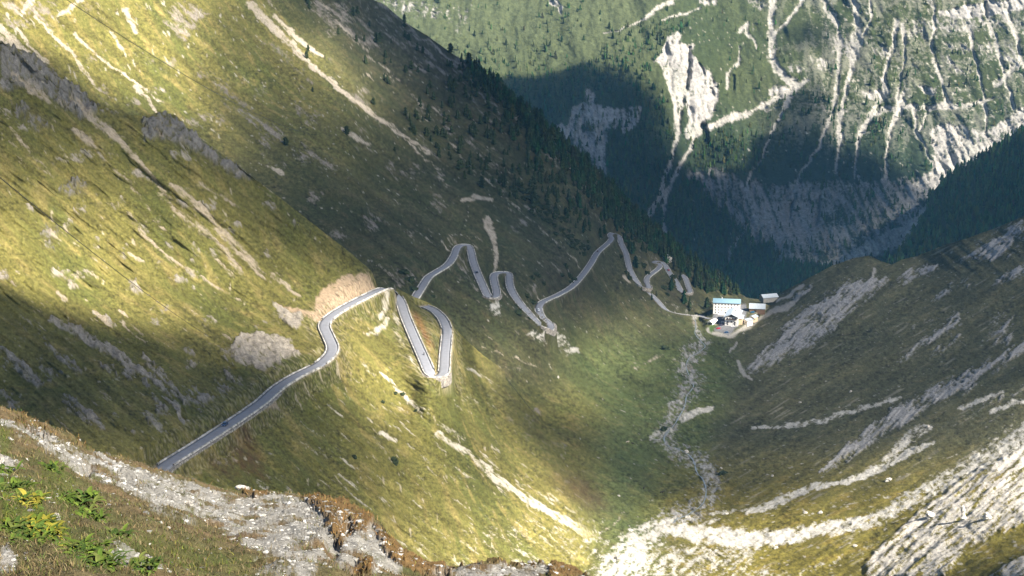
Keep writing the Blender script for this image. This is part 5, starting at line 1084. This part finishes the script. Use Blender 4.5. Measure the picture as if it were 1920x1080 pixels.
# ------------------------------------------------------------------ cows in the valley
M_cowd = simple_mat("cow_dark_coat", (.035, .028, .024), .9, .3, 3); M_cowl = simple_mat("cow_pale_coat", (.5, .42, .32), .9, .3, 2)
def cow(x, y, rz, mat, lab):
    V = [(0,0,1.05),(.55,0,1.08),(.95,0,1.12),(1.2,0,1.3),(1.45,0,1.25),(1.72,0,1.02),(-.45,0,1.08),(-.85,0,1.1),(-1.0,0,.85),(-1.02,0,.5),
         (.75,.2,.8),(.78,.22,.45),(.76,.22,.05),(.75,-.2,.8),(.72,-.22,.45),(.76,-.22,.05),(-.75,.2,.85),(-.66,.22,.6),(-.85,.22,.42),(-.8,.22,.05),(-.75,-.2,.85),(-.66,-.22,.6),(-.85,-.22,.42),(-.8,-.22,.05),(1.42,.18,1.38),(1.42,-.18,1.38)]
    E = [(0,1),(1,2),(2,3),(3,4),(4,5),(0,6),(6,7),(7,8),(8,9),(2,10),(10,11),(11,12),(2,13),(13,14),(14,15),(7,16),(16,17),(17,18),(18,19),(7,20),(20,21),(21,22),(22,23),(4,24),(4,25)]
    Rr = [.38,.37,.30,.2,.16,.10,.36,.28,.05,.04,.13,.07,.06,.13,.07,.06,.16,.11,.07,.06,.16,.11,.07,.06,.05,.05]
    o = skin_obj("cow", V, E, Rr, mat); p = S_main.at(x, y); o.location = p + np.array([0, 0, .1]); o.rotation_euler = (0, 0, rz); o.scale = (1.25,) * 3; tag(o, lab, "cow", "cows grazing by the stream")
cow(1176,831,.3,M_cowl,"pale cow grazing left of the stream, beside a dark one"); cow(1187,834,2.8,M_cowd,"dark cow standing next to the pale one left of the stream"); cow(1207,918,1.2,M_cowd,"dark cow alone on the dark meadow lower down"); cow(1240,926,.2,M_cowd,"dark cow nearest to the lower stream bed")

# ------------------------------------------------------------------ water
M_water = simple_mat("water", (.16, .18, .18), .35, .3, .5, .05, spec=.7)
def water(pts, w, lift):
    q_ = smooth_line(pts, 8); P = S_main.at(q_[:, 0], q_[:, 1]); z = P[:, 2].copy()
    for _ in range(6): z[1:-1] = .25 * z[:-2] + .5 * z[1:-1] + .25 * z[2:]
    P[:, 2] = np.maximum(z, P[:, 2]) + lift; T = np.gradient(P[:, :2], axis=0); T /= np.linalg.norm(T, axis=1)[:, None] + 1e-9; N = np.stack([-T[:, 1], T[:, 0]], 1)
    ww = w * (.7 + .6 * rng.random(len(P))); rows = [np.c_[P[:, :2] + N * (k * ww)[:, None], P[:, 2]] for k in (-.5, 0, .5)]
    o = mesh_np("stream", np.array(rows).reshape(-1, 3), grid_faces(3, len(P)), M_water); tag(o, kind='structure')
water([(1303,600),(1305,612),(1303,625),(1314,640),(1322,650),(1308,662),(1292,672),(1287,690),(1296,712),(1300,726),(1288,742),(1284,760),(1276,778),(1262,800),(1246,818),(1250,834),(1272,842),(1290,852),(1302,868),(1306,884),(1318,900),(1324,920),(1318,944),(1296,962),(1275,972),(1262,980)], 1.0, .12)

# ------------------------------------------------------------------ boulders and the rock pinnacle
bould = []
for k in range(5):
    V, Fc, C = lump(60 + k, 12, 18, .32, .8); V = V + .0; o = mesh_np("boulder_proto", V, Fc, M_rock, smooth=False); bould.append(o.data); bpy.data.objects.remove(o)
BL = [(1251,487,11,9,"large grey crag standing among trees above the far hairpins"),(1273,488,7,8,"smaller grey crag just right of the large one among the trees"),(1287,848,5,4,"white boulder beside the middle stream bed"),(1352,879,3,3,"small white boulder on the right bank of the stream"),(1448,893,3,3,"lone white boulder on the right meadow"),
      (1182,995,6,3,"flat white boulder left of the white gravel fan"),(1455,1028,5,3,"white boulder under the long gravel run"),(1666,901,8,4,"pair-like white boulder on the golden slope"),(1604,1024,5,3,"white boulder on the lower golden slope"),(1595,735,3,3,"pale boulder in the right hillside grass"),(1394,626,2,2,"white boulder just right of the hotel track"),
      (1413,605,2,2,"small white boulder above the track"),(1046,708,3,3,"brown boulder on the lit meadow tongue"),(1160,930,3,2,"pale stone at the foot of the reddish ground"),(1500,755,3,2,"pale stone on the lower right hillside"),(1740,800,4,3,"white stone beside the white gully"),(1538,962,6,3,"white boulder between two gravel runs"),(1510,962,5,3,"white boulder left of another between two gravel runs"),(1362,964,5,3,"white stone at the foot of the right meadow"),(1290,970,7,4,"pale rock slab at the end of the stream bed")]
for x, y, w_p, h_p, lab in BL:
    p = S_main.at(x, y); s_ = p[1] / F; o = bpy.data.objects.new("boulder", random.choice(bould)); o.location = p + np.array([0, 0, h_p * s_ * .1]); o.scale = (w_p * s_, w_p * s_ * .8, h_p * s_ * 1.25); o.rotation_euler = (.1, .1, random.random() * 6)
    tag(link(o), lab, "boulder", "boulders lying about the valley")
def spire(x, y, wp, hp, lab, lean=.15):
    p = S_main.at(x, y); s_ = p[1] / F; r = np.random.default_rng(int(x)); V = []; n = 9; m = 9
    for i in range(m + 1):
        t_ = i / m; rad = wp * s_ * .5 * (1.15 - .75 * t_) * (.75 + .5 * r.random()) * (0.05 if i == m else 1)
        for j in range(n): a_ = j / n * 6.283; k = .75 + .5 * r.random(); V.append((rad * math.cos(a_) * k + lean * -t_ * wp * s_, rad * math.sin(a_) * k, (t_ * 1.05 - .1) * hp * s_))
    ii = np.arange((m + 1) * n).reshape(m + 1, n); jj = np.roll(ii, -1, 1); Fc = np.stack([ii[:-1], jj[:-1], jj[1:], ii[1:]], -1).reshape(-1, 4)
    o = mesh_np("rock_pinnacle", np.array(V), Fc, M_rock, smooth=False); o.location = p; tag(o, lab, "rock")
spire(1806, 978, 12, 34, "slender white rock pinnacle standing on the bright slope at the lower right", .25)
spire(1748, 972, 20, 13, "broad leaning rock tooth with a dark shaded face left of the slender pinnacle", .5)
spire(1852, 978, 16, 15, "blunt rock tooth right of the slender pinnacle", .3)

# ------------------------------------------------------------------ overhead cables
M_cable = simple_mat("cable", (.02, .02, .022), .6)
def cable(A, B, sag, rad, lab):
    A = np.array(A); B = np.array(B); n = 40; t_ = np.linspace(0, 1, n)[:, None]; P = A + (B - A) * t_; P[:, 2] -= (4 * sag * t_ * (1 - t_))[:, 0]
    V = []
    for i in range(n):
        d = P[min(i + 1, n - 1)] - P[max(i - 1, 0)]; d /= np.linalg.norm(d); u = np.cross(d, (0, 0, 1)); u /= np.linalg.norm(u); v = np.cross(u, d)
        for k in range(6): V.append(P[i] + rad * (u * math.cos(k * 1.0472) + v * math.sin(k * 1.0472)))
    ii = np.arange(n * 6).reshape(n, 6); jj = np.roll(ii, -1, 1); Fc = np.stack([ii[:-1], jj[:-1], jj[1:], ii[1:]], -1).reshape(-1, 4)
    tag(mesh_np("overhead_cable", np.array(V), Fc, M_cable), lab, "cable", "thin cables spanning the valley sides")
cable(unproj(-40, 300, 330), S_near.at(392, 634) + np.array([0, 0, 1.0]), 2, .10, "thin dark cable running from the left edge down across the yellow slope")
cable(S_main.at(720, 392) + np.array([0, 0, 6.]), S_main.at(1012, 795) + np.array([0, 0, 3.]), 6, .17, "thin dark cable slanting down in front of the peaked hairpin")
cable(unproj(108, -12, 700), S_main.at(560, 250) + np.array([0, 0, 2.]), 6, .14, "thin dark cable crossing the bright upper left slope")

# ------------------------------------------------------------------ foreground: stones, grass, leafy plants
r = np.random.default_rng(77)
sp_ = []
for k in range(5):
    bm = bmesh.new(); bmesh.ops.create_icosphere(bm, subdivisions=1, radius=1); V = np.array([v.co[:] for v in bm.verts]); Fc = np.array([[v.index for v in f.verts] for f in bm.faces]); bm.free()
    V = V * (1 + .35 * r.normal(0, 1, (len(V), 1))).clip(.55, 1.5) * np.array([1, .8, .5]); sp_.append((V, Fc, (.75 + .4 * r.random((len(V), 1))) * np.ones((1, 3))))
N = 52000; x = r.uniform(-30, 1110, N); y = r.uniform(760, 1090, N); ok = (y > np.interp(x, S_fore.xs, S_fore.top) + 1); x, y = x[ok], y[ok]
gm_ = S_fore.samp(F_gravel, x, y); ok = r.random(len(x)) < .04 + .8 * gm_ * (.35 + .65 * (fbm(x / 26., y / 20., 3, 990) > -.1)); x, y = x[ok], y[ok]; n = len(x); pos = S_fore.at(x, y)
sz = pos[:, 1] / F * (1.1 + 5.5 * r.random(n) ** 7 + .9 * r.random(n)); q3 = r.random((n, 1))
t3 = np.where(q3 < .3, .17, np.where(q3 < .8, .30, .50)) * (.8 + .4 * r.random((n, 1))) * np.array([[1.0, .97, .90]])
V, Fc, C = merge_inst(sp_, r.integers(0, 5, n), pos + np.array([0, 0, .0]), sz * 1.0, sz * 1.25, r.random(n) * 6.3, t3)
o = mesh_np("scree", V, Fc, M_stone, col=C, smooth=False); tag(o, "loose grey and white scree stones on the near bank", None, None, 'stuff'); print("scree", n)
def blades(name, lab, N, dens, hr, wr, pal, seed, lean=.5, sheet=S_fore, box=(-150, 720, 1110, 1100)):
    r = np.random.default_rng(seed); x = r.uniform(box[0], box[2], N); y = r.uniform(box[1], box[3], N); ok = (y > np.interp(x, sheet.xs, sheet.top) + .5); x, y = x[ok], y[ok]
    ok = r.random(len(x)) < dens(x, y); x, y = x[ok], y[ok]; n = len(x); p = sheet.at(x, y); sc3 = np.clip((p[:, 1] / 30.) ** .55, .5, 1.5)
    h = r.uniform(*hr, n) * sc3; w = r.uniform(*wr, n) * sc3; a = r.random(n) * 6.283; la = r.random(n) * 6.283; ln = lean * h * r.random(n)
    d = np.stack([np.cos(a), np.sin(a), 0 * a], 1) * w[:, None] / 2; top = p + np.stack([np.cos(la) * ln, np.sin(la) * ln, h], 1); mid = p * .45 + top * .55 - np.stack([np.cos(la) * ln, np.sin(la) * ln, 0 * a], 1) * .18
    p0 = p - np.array([0, 0, .02]); V = np.stack([p0 - d, p0 + d, mid + d * .7, mid - d * .7, top], 1).reshape(-1, 3); b0 = np.arange(n)[:, None] * 5
    Fc = np.concatenate([b0 + [0, 1, 2], b0 + [0, 2, 3], b0 + [3, 2, 4]]); pk = np.array(pal)[r.integers(0, len(pal), n)] * (.6 + .8 * r.random((n, 1))); C = np.repeat(pk, 5, 0)
    print(name, n); o = mesh_np(name, V, Fc, M_leaf, col=C, smooth=False); tag(o, lab, None, None, 'stuff')
smp = lambda A: (lambda x, y: S_fore.samp(A, x, y))
g0, gG, gR = smp(F_gravel), smp(F_green), smp(F_rust)
blades("grass", "dry brown and olive grass covering the near bank", 120000, lambda x, y: (1 - .93 * g0(x, y)) * (1 - .6 * gG(x, y)) * (1 - .7 * gR(x, y)) * .8 * (fbm(x / 14., y / 10., 3, 77) > -.25), (.03, .09), (.010, .018), [(.12,.095,.045),(.15,.11,.055),(.07,.08,.025),(.09,.07,.035),(.19,.15,.08),(.08,.09,.03)], 1, 2.2)
blades("grass", "fresh green grass patches on the near bank", 60000, lambda x, y: gG(x, y) * .95 + .06 * (1 - g0(x, y)), (.04, .10), (.010, .02), [(.07,.10,.02),(.10,.12,.02),(.05,.08,.02),(.14,.14,.03)], 2, 1.8)
blades("grass", "rust coloured tufts crowning the near bank", 90000, lambda x, y: gR(x, y) * .6, (.04, .10), (.010, .02), [(.22,.115,.035),(.17,.085,.03),(.27,.17,.06),(.10,.07,.03),(.14,.12,.04)], 3, 1.8)
blades("grass", "dry tufts lining the crest of the near bank", 60000, lambda x, y: (y - np.interp(x, S_fore.xs, S_fore.top) < 9) * .8 * (fbm(x / 18., y / 40., 3, 5) > -.05), (.04, .12), (.010, .018), [(.24,.17,.08),(.18,.12,.05),(.13,.10,.04)], 4, 1.2)
def leafy(seed, nl, L0, pal, up=.8):
    r = np.random.default_rng(seed); V = []; Fc = []; C = []
    for k in range(nl):
        a = r.random() * 6.283; L = L0 * (.6 + .6 * r.random()); wd = L * (.085 + .045 * r.random()); el = up * (.5 + 1.1 * r.random()); b = len(V); seg = 6; col = np.array(pal[int(r.integers(0, len(pal)))]) * (.7 + .6 * r.random())
        ox, oy = np.clip(r.normal(0, L0 * .6, 2), -L0 * 1.0, L0 * 1.0)
        for i in range(seg + 1):
            t_ = i / seg; rr = L * t_ * math.cos(el * (1 - t_ * .4)); zz = L * (math.sin(el) * t_ - .5 * t_ * t_); w_ = wd * math.sin(math.pi * min(1, t_ * .92 + .08)) ** .8
            for s_ in (-1, 0, 1): V.append((ox + rr * math.cos(a) - s_ * w_ * math.sin(a), oy + rr * math.sin(a) + s_ * w_ * math.cos(a), zz + abs(s_) * w_ * .35)); C.append(col * (.85 if s_ == 0 else 1.05))
        for i in range(seg):
            for s_ in (0, 1): Fc.append((b + 3 * i + s_, b + 3 * i + s_ + 1, b + 3 * i + s_ + 4, b + 3 * i + s_ + 3))
    b = len(V); R_ = L0 * 1.6                  # low leaf litter disc that joins the clump
    for i in range(14):
        a = i / 14 * 6.283; rr = R_ * (.8 + .3 * r.random()); V.append((rr * math.cos(a), rr * math.sin(a), -.02)); C.append(np.array((.05, .055, .02)))
    V.append((0, 0, .015)); C.append(np.array((.05, .055, .02)))
    for i in range(14): Fc.append((b + i, b + (i + 1) % 14, b + 14, b + 14))
    return np.array(V), np.array(Fc), np.array(C)
gp_ = [(.06,.10,.015),(.09,.13,.02),(.04,.07,.015),(.10,.12,.03)]; yp_ = [(.18,.17,.02),(.10,.14,.02),(.22,.19,.03),(.07,.11,.02),(.06,.10,.02)]
for x, y, L, nl, pal, lab in [(14,925,.34,44,gp_,"broad-leaved green plant at the left edge, highest of the leafy cluster"),(40,960,.32,44,yp_,"leafy plant with yellow leaves right in the leafy cluster's middle"),(20,990,.30,40,gp_,"green leafy plant at the left edge below the yellow one"),(66,985,.34,50,yp_,"large yellow and green leafy plant left of the pale stones"),
                               (85,1010,.26,34,yp_,"yellow leafy plant just under the pale stones' left side"),(50,1030,.26,30,gp_,"low green leafy plant below the large yellow one"),(118,1030,.26,34,yp_,"yellowish leafy plant right beneath the dark gap of the stones"),(160,1060,.28,40,gp_,"green leafy plant near the bottom edge, left part"),
                               (190,1075,.26,34,gp_,"green leafy plant touching the bottom edge"),(95,885,.34,26,gp_,"tall green plant with a seed stalk on the upper left bank"),(145,950,.42,44,gp_,"dark green spreading plant in the middle of the left bank"),(160,975,.34,30,gp_,"dark green plant just below the spreading one"),(212,1008,.28,28,gp_,"small solitary green plant right of the dark hollow"),
                               (5,885,.30,20,gp_,"green tuft cut by the left edge above the leafy cluster"),(265,1070,.26,26,gp_,"green plant by the bottom edge among pale gravel"),(410,870,.01,1,gp_,None)]:
    if not lab: continue
    V, Fc, C = leafy(int(x * 7 + y), int(nl * 3.2), L * .62, pal); p = S_fore.at(x, y); o = mesh_np("leafy_plant", V, Fc, M_leaf, col=C, smooth=True); o.location = p; tag(o, lab, "plant", "broad-leaved plants on the near bank")
for x, y, w_p, h_p, lab in [(106,978,9,14,"upright pale stone beside the yellow leafy plant"),(128,1008,9,10,"white rounded stone at the dark hollow"),(108,1003,7,9,"grey stone wedged left of the white rounded one"),(352,950,10,7,"white stone lying in the middle of the scree"),(455,922,17,7,"pale flat stone on the crest left of the rust tuft"),(275,1041,10,5,"flat pale stone near the bottom edge"),
                            (1,880,9,18,"brown stone cut by the left edge of the picture"),(335,910,6,4,"small white stone high in the scree"),(402,930,6,4,"small pale stone on the scree below the crest"),(48,1041,4,3,"tiny white stone in the brown grass"),(386,958,7,5,"grey stone right of the white one in mid scree"),(215,1028,5,4,"pale stone beside the solitary plant")]:
    p = S_fore.at(x, y); s_ = p[1] / F; o = bpy.data.objects.new("stone", random.choice(bould)); o.location = p + np.array([0, 0, h_p * s_ * .4]); o.scale = (w_p * s_, w_p * s_ * .8, h_p * s_); o.rotation_euler = (.2, .1, random.random() * 6)
    tag(link(o), lab, "stone", "larger stones on the near bank")
